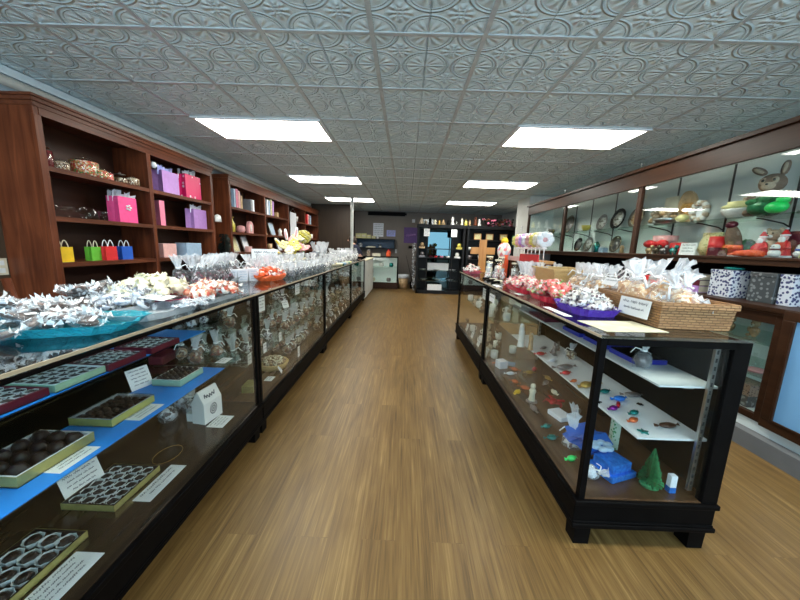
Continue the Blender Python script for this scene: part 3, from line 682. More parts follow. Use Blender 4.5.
def heap(meshes, put, cx, cy, z0, hx, hy, hz, n, seed, tilt=.5, ang=0., lay=None):
    """scatter n copies as a heap over an elliptical footprint"""
    R = random.Random(seed); ca, sa = math.cos(ang), math.sin(ang)
    for i in range(n):
        q = (i + .5) / n; rr = math.sqrt(1 - q) if i % 3 else math.sqrt(R.random()); a = i * 2.399963 + R.uniform(-.25, .25)
        x, y = hx * rr * math.cos(a), hy * rr * math.sin(a)
        z = z0 + hz * max(0, 1 - rr * rr) * R.uniform(.75, 1.0)
        put(R.choice(meshes), (cx + x * ca - y * sa, cy + x * sa + y * ca, z), (R.uniform(-tilt, tilt), R.uniform(-tilt, tilt), R.uniform(0, 6.28)))
def bag_pile(name, label, cat, group, meshes, *a, scale=1., **k):
    def put(ms, loc, rot):
        o = props(inst(name, ms[0], None, loc, rot, scale), label, cat, group)
        inst('wrapper', ms[1], o)
        if len(ms) > 2: inst('ribbon', ms[2], o)
    heap(meshes, put, *a, **k)
def sweet_pile(name, label, cat, group, meshes, *a, scale=1., **k):
    heap(meshes, lambda me, loc, rot: props(inst(name, me, None, loc, rot, scale), label, cat, group), *a, **k)
def tray(label, name, mat, loc, hx, hy, h, rz=0, flare=1.18, group=None, n=28, wave=.03, floor=.004):
    """shallow fluted plastic tray"""
    rings = []
    def ring(k, z, wv):
        o = []
        for j in range(n):
            a = 2 * PI * j / n; c, s = math.cos(a), math.sin(a)
            c = math.copysign(abs(c) ** .55, c); s = math.copysign(abs(s) ** .55, s); w = k * (1 + wv * (1 if j % 2 else -1))
            o.append((hx * c * w, hy * s * w, z))
        return o
    rings = [ring(1, 0, wave), ring(flare, h, wave * 1.6), ring(flare * 1.05, h * 1.02, wave * 1.6), ring(flare * .97, h * .9, wave), ring(.96, floor, wave)]
    return S(name, G().loops(rings, 0, False), mat, label, 'tray', loc, (0, 0, rz), group)
def wicker(name, c1, c2, sc=60.):
    t = NT(name); tc = t.n('TexCoord'); mp = t.n('Mapping', {'Vector': tc.outputs['Object'], 'Scale': (1, 1, 1)})
    br = t.n('TexBrick', {'Vector': t.n('CombineXYZ', {0: t.math('ADD', t.n('SeparateXYZ', {0: tc.outputs['Object']}).outputs[0], t.n('SeparateXYZ', {0: tc.outputs['Object']}).outputs[1]), 1: t.n('SeparateXYZ', {0: tc.outputs['Object']}).outputs[2], 2: 0.}).outputs[0],
        'Scale': sc, 'Color1': c1, 'Color2': c2, 'Mortar': tuple(c * .6 for c in c1), 'Mortar Size': .09, 'Mortar Smooth': 1., 'Brick Width': 1.15, 'Row Height': .40})
    no = t.n('TexNoise', {'Vector': tc.outputs['Object'], 'Scale': 40.})
    h = t.math('ADD', t.math('SUBTRACT', 1., br.outputs['Fac']), t.math('MULTIPLY', no.outputs[0], .3))
    t.surf(t.bsdf(br.outputs['Color'], .55, 0, .3, t.bump(h, .8, .006))); return t.m
M['wicker'] = wicker('woven_splint', (.33, .17, .075), (.43, .235, .105), 34.)
M['wickerl'] = wicker('pale_woven_splint', (.62, .42, .17), (.68, .48, .22), 42.)
def basket(label, loc, hx, hy, h, rz=0, mat='wicker', flare=1.05, rim='wicker'):
    o = T('basket', label, 'basket', loc, (0, 0, rz))
    def rc(k, z, inset=0): return [((hx * k - inset) * sx, (hy * k - inset) * sy, z) for sx, sy in ((-1, -1), (1, -1), (1, 1), (-1, 1))]
    part('body', G().loops([rc(1, 0), rc(flare, h), rc(flare, h, .012), rc(1, .012, .012)], 0, False), mat, o)
    r = G(); k = flare
    for (x0, y0, x1, y1) in ((-hx * k - .006, -hy * k - .008, hx * k + .006, -hy * k + .008), (-hx * k - .006, hy * k - .008, hx * k + .006, hy * k + .008), (-hx * k - .008, -hy * k, -hx * k + .008, hy * k), (hx * k - .008, -hy * k, hx * k + .008, hy * k)):
        r.box(x0, y0, h - .022, x1, y1, h + .006)
    part('rim', r, rim, o, .004)
    for i in range(0):
        x = -hx + 2 * hx * (i + .5) / 4; part('stave', G().loops([[(x - .01, -hy - .003, .0), (x + .01, -hy - .003, 0), (x + .01, -hy + .004, 0), (x - .01, -hy + .004, 0)], [(x * k - .01, -hy * k - .004, h - .02), (x * k + .01, -hy * k - .004, h - .02), (x * k + .01, -hy * k + .004, h - .02), (x * k - .01, -hy * k + .004, h - .02)]], 0, False), 'wicker', o)
    return o
B_brown = [bag_meshes(i, .05, .15, 'sw_brown', 'filmw', fill=.55) for i in range(4)]
P_brown = [pillow_meshes(10 + i, .065, .075, .032, 'sw_brown', 'film') for i in range(4)] + [pillow_meshes(60 + i, .06, .08, .03, 'choc2', 'film') for i in range(3)]
P_blue = [pillow_meshes(20 + i, .06, .075, .035, 'sw_blue', 'film') for i in range(4)]
B_dark = [bag_meshes(30 + i, .042, .19, 'sw_dark', 'film', fill=.52) for i in range(4)]
B_black = [bag_meshes(40 + i, .05, .18, 'sw_black', 'filmw', fill=.42) for i in range(3)]
B_white = [bag_meshes(50 + i, .055, .19, 'sw_white', 'filmw', fill=.45) for i in range(4)]
B_clear = [bag_meshes(70 + i, .05, .21, 'sw_mix', 'film', fill=.42) for i in range(4)]
B_grey = [bag_meshes(80 + i, .055, .22, 'sw_grey', 'film', fill=.4) for i in range(4)]
B_pink = [bag_meshes(90 + i, .05, .19, 'sw_pink', 'filmw', fill=.5) for i in range(3)]
B_nut = [bag_meshes(100 + i, .05, .18, 'sw_nut', 'film', fill=.48) for i in range(3)]
L_pale = [lolly_mesh(i, .02, 'sw_pale') for i in range(4)]
L_red = [lolly_mesh(10 + i, .021, 'sw_red') for i in range(4)]
L_pink = [lolly_mesh(20 + i, .021, 'sw_pink') for i in range(4)]
L_straw = [lolly_mesh(30 + i, .024, 'sw_strawb') for i in range(4)]
L_white = [lolly_mesh(40 + i, .019, 'sw_white') for i in range(4)]
# ------------------------------------------------------------------ boxed chocolates inside the nearest left counter
def choc_mesh(seed, s, h, m='choc', round_=False):
    g = G(); R = random.Random(seed)
    if round_: g.ell((0, 0, h * .55), (s, s * .95, h * .6), 10, 7, 0, .1, seed)
    else:
        k = .78; g.loops([[(-s, -s, .002), (s, -s, .002), (s, s, .002), (-s, s, .002)], [(-s * .98, -s * .98, h * .7), (s * .98, -s * .98, h * .7), (s * .98, s * .98, h * .7), (-s * .98, s * .98, h * .7)], [(-s * k, -s * k, h), (s * k, -s * k, h), (s * k, s * k, h), (-s * k, s * k, h)]], 0, False)
        g.tube([(-s * .6, -s * .3, h), (0, s * .25, h + .001), (s * .6, -s * .2, h)], s * .14, 4)
    return g.mesh('chocolate', m)
def cup_mesh(s, h):
    return G().lathe([(s * .95, .001), (s * 1.32, h), (s * 1.26, h), (s * .9, .002)], 16, wave=.06, smooth=False).mesh('paper_cup', 'cup')
def choc_box(label, clabel, group, loc, w, l, h, nx, ny, side, chocs, cup=True, rz=0, inner='cup', lid=None, inset=.008, jitter=.1, seed=0, ch=.8):
    """open box of chocolates: w across the counter, l along it"""
    o = T('chocolate_box', label, 'box of chocolates', loc, (0, 0, rz), 'open boxes of chocolates in the left counter')
    t = .002; q = .007; g = G().box(-w / 2, -l / 2, 0, w / 2, l / 2, .003, 1)
    for x in (-1, 1): g.box(x * w / 2, -l / 2, .0, x * (w / 2 - t), l / 2, h, 0).box(x * (w / 2 - t), -l / 2 + t, .003, x * (w / 2 - q), l / 2 - t, h + .0005, 1)
    for y in (-1, 1): g.box(-w / 2 + t, y * l / 2, .0, w / 2 - t, y * (l / 2 - t), h, 0).box(-w / 2 + q, y * (l / 2 - t), .003, w / 2 - q, y * (l / 2 - q), h + .0005, 1)
    part('tray', g, [side, inner], o)
    if lid:
        part('clear_lid', G().box(-w / 2 - .002, -l / 2 - .002, h + .001, w / 2 + .002, l / 2 + .002, h + .004), lid, o)
    R = random.Random(seed); dx = (w - 2 * inset) / nx; dy = (l - 2 * inset) / ny; s = min(dx, dy) * .40
    q = .35 if cup else .42
    cm = cup_mesh(s * .92, h * .80) if cup else None
    ca, sa = math.cos(rz), math.sin(rz)
    for i in range(nx):
        for j in range(ny):
            x = -w / 2 + inset + (i + .5) * dx + R.uniform(-1, 1) * jitter * .01; y = -l / 2 + inset + (j + .5) * dy + R.uniform(-1, 1) * jitter * .01
            c = props(inst('chocolate', R.choice(chocs), None, (loc[0] + x * ca - y * sa, loc[1] + x * sa + y * ca, loc[2] + .0035), R.uniform(-.25, .25) + rz, (dx * q, dy * q, h * ch)), clabel, 'chocolate', group)
            if cm: inst('paper_cup', cm, c, scale=(1 / (dx * q), 1 / (dy * q), 1 / (h * ch)))
c_sq = [choc_mesh(i, 1., 1.) for i in range(3)]
c_rd = [choc_mesh(i, 1.05, 1.35, 'choc', True) for i in range(4)]
c_as = [choc_mesh(i, 1.0, 1.0, 'choc3', True) for i in range(2)] + [choc_mesh(9, 1., 1., 'choc2')]
zu, zl, zd = .806, .596, .2325 - .0005
BX = [('maroon', -1.19, .83, 'maroon box of dark chocolates in pale cups, nearest the camera on the upper blue shelf'),
      ('mint', -1.185, 1.015, 'mint sided box of dark chocolates in pale cups, second on the upper blue shelf'),
      ('maroon', -1.175, 1.19, 'maroon box of pale-cupped chocolates, third along the upper blue shelf'),
      ('maroon', -1.17, 1.385, 'maroon box of chocolates farthest along the upper blue shelf, before the bags')]
for i, (m, x, y, lb) in enumerate(BX):
    choc_box(lb, 'dark chocolate in pale cup in the ' + ('first maroon box on the upper blue shelf', 'mint sided box, upper blue shelf', 'third box, upper blue shelf', 'last box, upper blue shelf')[i], 'chocolates in upper shelf box %s' % 'abcd'[i], (x, y, zu), .165, .172, .026, 4, 5, m, c_sq, seed=i, inner='cup' if m == 'mint' else 'maroon')
choc_box('white and gold box of large dark clusters nearest the camera on the lower blue shelf', 'large dark chocolate cluster in the white and gold box on the lower blue shelf', 'dark clusters', (-1.165, .885, zl), .19, .225, .034, 3, 4, 'gold', c_rd, cup=False, seed=11, inner='white', ch=.9)
choc_box('lime edged box of assorted brown chocolates under a clear lid, lower blue shelf', 'assorted brown chocolate under the clear lid of the lime edged box', 'assorted chocolates under a clear lid', (-1.165, 1.18, zl), .165, .205, .030, 4, 6, 'lime', c_as, cup=False, seed=12, inner='white', lid='clearbox')
choc_box('mint sided white box of small black truffles, farthest on the lower blue shelf', 'small black truffle in the mint sided white box', 'black truffles', (-1.14, 1.515, zl), .14, .175, .032, 4, 6, 'mint', c_rd, cup=False, seed=13, inner='white', ch=.8)
choc_box('gold edged box of dark chocolates on the counter floor behind the long white card', 'dark chocolate in a paper cup in the gold edged box on the counter floor', 'chocolates in the gold edged box', (-1.22, 1.19, zd), .215, .235, .028, 4, 5, 'gold', c_sq, seed=14, inner='choc')
choc_box('gold edged box of big round chocolates at the bottom left corner of the photo', 'big round chocolate in the box at the bottom left corner', 'big round chocolates', (-1.205, .835, zd), .19, .26, .028, 3, 4, 'gold', c_rd, seed=15, inner='choc', ch=.7)
# cards in the counter: lying flat (rx = -90 deg, facing up) or leaning
def flat(label, x, y, z, w, l, rz, lines=3, rx=0., **k):
    """a card lying flat, read from the aisle: its long side along y"""
    c = card(label, (x, y, z), w, l, (-PI / 2 + rx, 0, rz), lines, **k); return c
LX = PI / 2
flat('white price card lying on the blue shelf in front of the dark clusters', -1.018, .90, zl + .0005, .13, .062, LX, 3)
flat('white price card lying on the blue shelf in front of the lid-covered assorted box', -1.022, 1.195, zl + .0005, .13, .066, LX, 3)
flat('long white price card on the counter floor before the dark chocolate box', -1.018, 1.24, zd + .0005, .22, .075, LX, 2)
flat('large white price card on the counter floor, nearest the camera', -.998, .81, zd + .0005, .20, .10, LX, 4)
flat('white price card lying beside the white carton', -1.028, 1.735, zd + .0005, .13, .095, LX, 4)
card('pale blue price card leaning behind the gold edged chocolate box', (-1.315, 1.17, zd), .15, .115, (-.35, 0, LX - .12), 5)
card('small white price card leaning behind the black truffles', (-1.235, 1.405, zl + .001), .10, .10, (-.35, 0, LX - .25), 5)
o = T('price_card_clip', 'thin wire card holder ring lying on the counter floor', 'wire', (-1.16, 1.42, zd)); 
part('ring', G().tube([(.055 * math.cos(a / 16 * 2 * PI), .075 * math.sin(a / 16 * 2 * PI), .003) for a in range(17)], .0012, 4), 'foilgold', o)
# white gable-topped carton
o = T('carton', 'white gable topped carton with a round dark emblem on the counter floor', 'carton', (-1.17, 1.765, zd), (0, 0, -.15), None, 1.2)
def gable(w, l, h, hr):
    g = G(); g.loops([[(-w, -l, 0), (w, -l, 0), (w, l, 0), (-w, l, 0)], [(-w, -l, h), (w, -l, h), (w, l, h), (-w, l, h)], [(-w * .12, -l, hr), (w * .12, -l, hr), (w * .12, l, hr), (-w * .12, l, hr)]], 0, False); return g
part('box', gable(.035, .06, .105, .165), 'white', o, .002)
t = G(); scrawl(t, -.04, 0, .075, .028, 7, t=.006, y=-.0012); t.xf(Matrix.Translation((.0265, 0, .122)) @ Matrix.Rotation(LX, 4, 'Z') @ Matrix.Rotation(-.475, 4, 'X')); part('lettering', t, 'ink', o)
e = G()
for r0, r1 in ((.024, .019), (.015, .009), (.005, 0)):
    n = 20; e.loops([[(.0355, r0 * math.cos(2 * PI * j / n), .06 + 1.2 * r0 * math.sin(2 * PI * j / n)) for j in range(n)], [(.0355, r1 * math.cos(2 * PI * j / n), .06 + 1.2 * r1 * math.sin(2 * PI * j / n)) for j in range(n)]], 0, False, (False, False))
part('emblem', e, 'ink', o)
S('small_box', G().box(-.02, -.015, 0, .02, .015, .05), 'white', 'tiny white box tucked behind the white carton', 'box', (-1.25, 1.735, zd))
# bags beyond the blue paper in the first counter
for i, (x, y, z) in enumerate(((-1.24, 1.78, .803), (-1.36, 1.84, .803), (-1.22, 1.87, .803))): put_bag('sweet_bag', 'silvery sweets bag on the upper glass shelf at the far end of the near counter', 'bag', B_grey[i], (x, y, z - .001), (0, 0, i), 'silvery bags on the upper shelf end', .58)
for i, (x, y) in enumerate(((-1.2, 1.74), (-1.32, 1.8), (-1.28, 1.88), (-1.15, 1.86))): put_bag('sweet_bag', 'clear bag on the lower glass shelf at the far end of the near counter', 'bag', B_clear[i], (x, y, .5925), (0, 0, i * 2), 'clear bags on the lower shelf end', .8)
for i, (x, y) in enumerate(((-1.3, 1.82), (-1.38, 1.72), (-1.4, 1.87))): put_bag('sweet_bag', 'clear crinkled bag on the floor of the near counter behind the carton', 'bag', B_grey[i], (x, y, zd), (0, 0, i * 2), 'crinkled bags on the counter floor', 1.)
S('red_packet', G().box(-.04, -.08, 0, .04, .08, .05), 'maroon', 'dark red packet lying on the lower glass shelf past the truffles', 'packet', (-1.40, 1.76, .593), (0, 0, .1), bevel=.008)
flat('white price card on the lower glass shelf before the clear bags', -1.04, 1.80, .5928, .09, .06, LX, 2)

# ------------------------------------------------------------------ on top of the left counters
ZT = .9795
bag_pile('sweet_pack', 'crinkled brown and white sweet pack heaped at the near end of the left counter', 'bag', 'brown and white bags at the near end', P_brown, -1.36, 1.02, ZT, .21, .26, .085, 44, 1, tilt=.6)
bag_pile('sweet_pack', 'clear crinkled bag of brown and white sweets heaped behind the teal tray', 'bag', 'brown and white bags behind the teal tray', P_brown, -1.40, 1.40, ZT, .15, .22, .10, 26, 2, tilt=.6)
bag_pile('sweet_pack', 'blue-white wrapped pack heaped beside the pale yellow sweets', 'bag', 'blue-white packs', P_blue, -1.27, 1.42, ZT, .12, .14, .085, 20, 3, tilt=.6)
tray('long teal plastic tray holding white bags on the near left counter', 'plastic_tray', 'teal', (-1.19, 1.06, ZT), .19, .115, .034, .35)
bag_pile('sweet_pack', 'white crinkled bag of brown sweets lying in the teal plastic tray', 'bag', 'bags in the teal tray', P_brown[:4] + P_brown[4:5], -1.19, 1.06, ZT + .01, .14, .075, .03, 15, 4, tilt=.35, ang=.35)
tray('clear ribbed plastic tray in front of the blue-white packs', 'plastic_tray', 'cleartray', (-1.07, 1.33, ZT), .085, .15, .03, -.1)
tray('clear ribbed plastic tray under the red and cream sweets', 'plastic_tray', 'cleartray', (-1.10, 1.70, ZT), .11, .20, .03, 0)
tray('pink plastic tray under the pale yellow sweets', 'plastic_tray', 'pinkp', (-1.24, 1.60, ZT), .10, .13, .035, .3)
sweet_pile('wrapped_sweet', 'pale yellow wrapped sweet heaped in the pink tray', 'sweet', 'pale yellow wrapped sweets', L_pale, -1.29, 1.58, ZT + .02, .14, .20, .085, 55, 5, scale=1.35)
sweet_pile('wrapped_sweet', 'red and cream wrapped sweet piled near the joint of the left counters', 'sweet', 'red and cream wrapped sweets', L_red, -1.12, 1.80, ZT + .012, .12, .20, .035, 45, 6, scale=1.3)
flat('white price card resting on the sweets beside the pink tray', -1.09, 1.44, 1.03, .13, .1, LX + .2, 2, rx=.15)
bag_pile('sweet_pack', 'clear crinkled pack lying by the near counter joint', 'bag', 'clear packs by the joint', [pillow_meshes(200 + i, .07, .1, .03, 'sw_grey', 'film') for i in range(3)], -1.0, 1.48, ZT, .05, .12, .02, 7, 7, tilt=.3)
# second counter top
tray('clear rectangular tray packed with dark sweet bags on the second left counter', 'plastic_tray', 'cleartray', (-1.42, 2.30, ZT), .13, .30, .045, .25)
for i in range(16):
    y = 2.04 + .08 * (i % 8); x = -1.47 - .0 + .09 * (i // 8) + .02 * (i % 2) + .1 * (y - 2.3) * -.6
    put_bag('sweet_bag', 'white-tied bag of dark pink sweets standing in the clear tray', 'bag', B_dark[i % 4], (x, y, ZT + .005), (.3, .1, .3 * i), 'white-tied dark bags', 1.2)
for i in range(8):
    put_bag('sweet_bag', 'white-topped bag of pink sweets behind the little blue-white boxes', 'bag', B_pink[i % 3], (-1.44 + .1 * (i % 2), 2.72 + .07 * i, ZT), (.3, .1, i), 'white-topped pink bags', .9)
for i, (x, y) in enumerate(((-1.375, 2.47), (-1.325, 2.55), (-1.275, 2.63))):
    o = T('sweet_box', ('left', 'middle', 'right')[i] + ' one of three pale blue boxes standing on the second left counter', 'box', (x, y, ZT), (0, 0, .9))
    part('box', G().loops([[(-.035, -.02, 0), (.035, -.02, 0), (.035, .02, 0), (-.035, .02, 0)], [(-.045, -.026, .10), (.045, -.026, .10), (.045, .026, .10), (-.045, .026, .10)]], 0, False), 'tissue', o); t = G()
    for k in range(4): scrawl(t, -.028, .015 + k * .02, .055, .01, k + i, y=-.0265)
    part('lettering', t, 'palblue', o)
def loose_basket(label, loc, hx, hy, h, mat):
    g = G(); R = random.Random(3)
    g.loops([[(hx * k * math.cos(2 * PI * j / 20) * (1 + R.uniform(-.06, .06)), hy * k * math.sin(2 * PI * j / 20) * (1 + R.uniform(-.06, .06)), z) for j in range(20)] for k, z in ((.8, 0), (1.05, h * .6), (1.12, h), (1.0, h * .9), (.75, .01))], 0, False)
    return S('shredded_basket', g, mat, label, 'basket', loc)
loose_basket('bright orange basket of wrapped sweets on the second left counter', (-1.17, 2.74, ZT), .11, .17, .05, 'orange')
sweet_pile('wrapped_sweet', 'orange and white wrapped sweet in the orange basket', 'sweet', 'sweets in the orange basket', [lolly_mesh(300 + i, .025, 'orange') for i in range(2)] + L_red[:1], -1.17, 2.74, ZT + .025, .10, .15, .05, 18, 8)
card('white handwritten card standing among the bags on the second left counter', (-1.50, 3.38, ZT), .26, .25, (-.15, 0, .35), 4)
for i in range(18):
    put_bag('sweet_bag', 'white-topped bag of black sweets along the edge of the second left counter', 'bag', B_black[i % 3], (-1.08 - .1 * (i % 2), 3.0 + .075 * i, ZT), (0, 0, i), 'white-topped black bags', .72)
for i in range(26):
    put_bag('sweet_bag', 'tall frosted white bag behind the black sweets on the left counter', 'bag', B_white[i % 4], (-1.27 - .13 * (i % 3), 2.95 + .058 * i, ZT), (.15, 0, i * 1.7), 'tall frosted white bags', 1.05)
# Easter display: basket of yellow and pink blossoms
o = T('easter_arrangement', 'yellow and pink Easter arrangement with petal shapes rising from the bags on the left counter', 'flower arrangement', (-1.36, 3.92, ZT), (0, 0, 0), None, 1.05)
part('basket', G().lathe([(.09, 0), (.13, .14), (.12, .14), (.08, .02)], 14), 'cream', o)
R = random.Random(11)
part('stem', G().cyl((0, 0, .02), (0, 0, .3), .02), 'yellowc', o)
for k in range(16):
    a = k * 2.4; r = .15 * math.sqrt((k + .5) / 16); z = .20 + .20 * (1 - r / .16) + R.uniform(-.03, .05)
    g = G(); 
    for q in range(6):
        b = q * PI / 3; g.ell((.033 * math.cos(b), .033 * math.sin(b), 0), (.03, .02, .012), 6, 5, 0)
    g.ell((0, 0, .008), (.014, .014, .012), 6, 5, 1)
    part('blossom', g, [('yellowbox', 'potpink', 'yellowc', 'cream')[k % 4], 'cream'], o, loc=(r * math.cos(a), r * math.sin(a) * .8, z), rot=(R.uniform(.3, 1.2), R.uniform(-.6, .6), 0))
for s, (dx, dz, tl) in enumerate(((-.10, .40, -.15), (.02, .42, .15), (-.19, .30, -.7), (-.22, .2, -1.2))):
    g = G().ell((0, 0, 0), (.022, .012, .075), 8, 6).ell((0, -.008, 0), (.012, .008, .055), 8, 6, 1); part('petal', g, ['white', 'potpink'] if s < 2 else ['cream', 'yellow'], o, loc=(dx, 0, dz), rot=(0, tl, 0))
o = T('flower_ball', 'yellow-green flower ball behind the Easter arrangement', 'flowers', (-1.47, 4.6, ZT), (0, 0, 0), None, .9); part('stem', G().cyl((0, 0, 0), (0, 0, .4), .012), 'foliage', o); g = G()
for k in range(60):
    z = 1 - 2 * (k + .5) / 60; r = math.sqrt(1 - z * z); g.ell((.1 * r * math.cos(k * 2.4), .1 * r * math.sin(k * 2.4), .46 + .09 * z), (.026, .026, .022), 6, 5, k % 2)
part('blossoms', g, ['yellowbox', 'yellowc'], o)
# third and fourth counter tops
for i in range(20):
    put_bag('sweet_bag', 'frosted bag in the loose row on the third left counter', 'bag', (B_white + B_grey)[i % 8], (-1.10 - .13 * (i % 3), 4.42 + .06 * i, ZT), (.2, 0, i), 'frosted bags on the third counter', .75)
for i in range(10):
    put_bag('sweet_bag', 'tall silvery bag clustered at the middle of the left row', 'bag', B_grey[i % 4], (-1.32 - .07 * (i % 3), 5.0 + .07 * (i // 2), ZT + .05 * (i % 2)), (.1, .1, i), 'tall silvery bags', 1.35)
S('display_dish', G().lathe([(.14, 0), (.2, .03), (.19, .035), (.13, .01)], 18), 'cream', 'cream dish lying among the bags on the third left counter', 'dish', (-1.14, 4.85, ZT))
for i in range(34):
    put_bag('sweet_bag', 'white cream bag heaped at the far end of the left counters', 'bag', B_white[i % 4], (-1.12 - .13 * (i % 3), 5.7 + .05 * i, ZT + (.05 if i % 4 == 1 else 0)), (R.uniform(-.3, .3), R.uniform(-.3, .3), i), 'white bags at the far end', 1.05)
for i in range(6):
    S('ribbon_pack', G().box(-.05, -.04, 0, .05, .04, .03), ('yellowc', 'foilteal', 'palblue', 'cream', 'mint', 'yellowbox')[i], ('pale yellow', 'teal', 'pale blue', 'cream', 'mint green', 'soft yellow')[i] + ' little packet along the front edge of the third left counter', 'packet', (-1.02, 4.9 + .16 * i, ZT), (0, 0, .2 * i), bevel=.008)

# ------------------------------------------------------------------ inside the second, third and fourth left counters
o = T('bowl', 'round cream basket of nut clusters on the floor of the second left counter', 'basket', (-1.12, 2.60, .2325))
part('body', G().lathe([(.11, 0), (.135, .05), (.13, .055), (.10, .012)], 22), 'wickerl', o)
sweet_pile('nut_cluster', 'foil-flecked nut cluster in the round cream basket', 'sweet', 'nut clusters in the round basket', [lolly_mesh(400 + i, .022, 'sw_nut', False) for i in range(3)], -1.12, 2.60, .2325 + .03, .10, .10, .03, 30, 21)
S('gift_box', G().box(-.04, -.06, 0, .04, .06, .05), 'gold', 'small gold box beside the counter joint, before the round basket', 'box', (-1.10, 2.16, .2325), (0, 0, .1))
flat('white price card lying before the round basket', -1.015, 2.36, .233, .085, .06, LX, 2)
card('small white price card leaning on the round basket', (-1.0, 2.50, .2325), .07, .06, (-.5, 0, LX + .3), 2)
for i, (x, y, z) in enumerate(((-1.045, 2.06, .4708), (-1.045, 2.30, .4708), (-1.045, 2.60, .4708))):
    card(('first', 'second', 'third')[i] + ' small white tag on the lower glass shelf of the second left counter', (x, y, z), .05, .075, (0, 0, LX), 2, group='shelf tags')
card('larger white price list taped inside the glass at the start of the second left counter', (-.957, 2.08, .84), .10, .13, (0, 0, LX), 5)
card('white price list taped inside the glass near the end of the first pane', (-.957, 2.80, .85), .11, .12, (0, 0, LX), 5)
card('small white tag standing at the glass foot of the second left counter', (-.985, 2.88, .2325), .05, .10, (0, 0, LX), 3)
card('small white tag on the upper glass shelf of the second left counter', (-1.1, 2.9, .7008), .07, .07, (-.4, 0, LX - .5), 2)
R = random.Random(31)
for i in range(12): put_bag('sweet_bag', 'silver-topped clear bag on the lower shelf, near start of the second left counter', 'bag', (B_grey + B_clear)[i % 8], (-1.16 - .14 * (i % 3), 2.08 + .06 * i, .4703), (0, R.uniform(-.1, .1), i), 'silver-topped bags on the lower shelf', .8)
for i in range(9): put_bag('sweet_bag', 'clear bag on the upper shelf of the second left counter', 'bag', (B_clear + B_grey)[i % 8], (-1.22 - .12 * (i % 3), 2.15 + .16 * i, .7003), (0, R.uniform(-.1, .1), i), 'bags on the upper shelf of the second counter', .8)
for i in range(14): put_bag('sweet_bag', 'clear bag of caramel sweets toward the far end of the second left counter', 'bag', B_clear[i % 4], (-1.14 - .14 * (i % 3), 2.95 + .055 * i, .4703), (0, R.uniform(-.1, .1), i), 'caramel bags in the second counter', .85)
for i in range(10): put_bag('sweet_bag', 'clear bag of sweets on the floor of the second left counter', 'bag', (B_clear + B_nut)[i % 7], (-1.12 - .15 * (i % 2), 2.95 + .075 * i, .2325), (0, 0, i), 'bags on the floor of the second counter', .9)
for c, (y0, lb) in enumerate(((3.85, 'third'), (5.72, 'farthest'))):
    for lv, z in enumerate((.2325, .4503, .7003) if c == 0 else (.2325, .6803)):
        for i in range(13): put_bag('sweet_bag', 'clear bag of sweets on %s of the %s left counter' % (('the floor', 'the lower shelf' if c == 0 else 'the glass shelf', 'the upper shelf')[lv], lb), 'bag', (B_clear + B_nut + B_grey)[(i * 3 + lv) % 11], (-1.09 - .14 * (i % 3) - .06 * lv, y0 + .13 * i, z), (0, R.uniform(-.1, .1), i), 'bags %s %s' % (lb, 'abc'[lv]), .9)
    for i in range(6): card('small white tag standing along the glass foot of the %s left counter' % lb, (-.985, y0 + .1 + .28 * i, .2325), .06, .06, (-.3, 0, LX), 2, group='tags at the foot of the %s counter' % lb)
# ------------------------------------------------------------------ on top of the right counters
RX = -PI / 2                                    # cards facing the aisle (-x)
S('printed_sheet', G().box(-.14, -.10, 0, .14, .10, .0012), plain('pale_printed_paper', (.66, .62, .44), .5, 0, .3, .25, 14.), 'pale yellow printed sheet lying at the near corner of the right counter', 'paper', (.985, 1.41, ZT), (0, 0, .09))
S('price_strip', G().box(-.02, -.13, 0, .02, .13, .001), 'white', 'white price strip along the edge of the right counter before the purple tray', 'card', (.842, 1.72, ZT), (0, 0, RA))
basket('large woven splint basket of caramel bags at the near end of the right counter', (1.30, 1.62, ZT), .15, .235, .115, RA - .05)
basket('second woven basket of caramel pieces behind the purple tray on the right counter', (1.24, 2.08, ZT), .15, .20, .09, RA)
o = T('wood_basket', 'tall pale splint basket standing behind the red tray on the right counter', 'basket', (1.27, 2.56, ZT), (0, 0, RA))
part('body', G().loops([[(-.15, -.19, 0), (.13, -.19, 0), (.13, .19, 0), (-.15, .19, 0)], [(-.17, -.21, .19), (.15, -.21, .19), (.15, .21, .19), (-.17, .21, .19)], [(-.155, -.195, .19), (.135, -.195, .19), (.135, .195, .19), (-.155, .195, .19)], [(-.14, -.18, .01), (.12, -.18, .01), (.12, .18, .01), (-.14, .18, .01)]], 0, False), 'wickerl', o)
part('rim', G().box(-.178, -.216, .175, .158, -.2, .195).box(-.178, .2, .175, .158, .216, .195).box(-.178, -.2, .175, -.164, .2, .195).box(.144, -.2, .175, .158, .2, .195), 'wickerl', o, .003)
R = random.Random(55)
B_cara = [bag_meshes(500 + i, .062, .21, 'sw_cara', 'filmw', fill=.52) for i in range(4)]
P_cara = [pillow_meshes(510 + i, .09, .12, .045, 'sw_cara', 'film') for i in range(4)]
for i, (x, y, z, a, b, s) in enumerate(((1.20, 1.50, .05, -.3, .5, 1.), (1.31, 1.49, .05, -.35, -.2, 1.05), (1.40, 1.52, .05, .2, .6, .95), (1.22, 1.63, .055, .1, .25, 1.15), (1.33, 1.64, .055, -.1, -.3, 1.15), (1.41, 1.68, .05, .2, .4, 1.05), (1.22, 1.77, .05, .3, -.1, 1.2), (1.33, 1.78, .05, .2, .2, 1.2), (1.27, 1.56, .085, -.2, .1, 1.1))):
    put_bag('sweet_bag', 'frosted bag of caramel sweets with a flared top in the large woven basket', 'bag', B_cara[i % 4], (x, y, ZT + z), (a, b, i * 1.3), 'caramel bags in the large basket', s)
bag_pile('sweet_pack', 'flat clear pack of caramel pieces in the second woven basket', 'bag', 'caramel packs in the second basket', P_cara, 1.24, 2.08, ZT + .05, .12, .16, .07, 16, 56, tilt=.5)
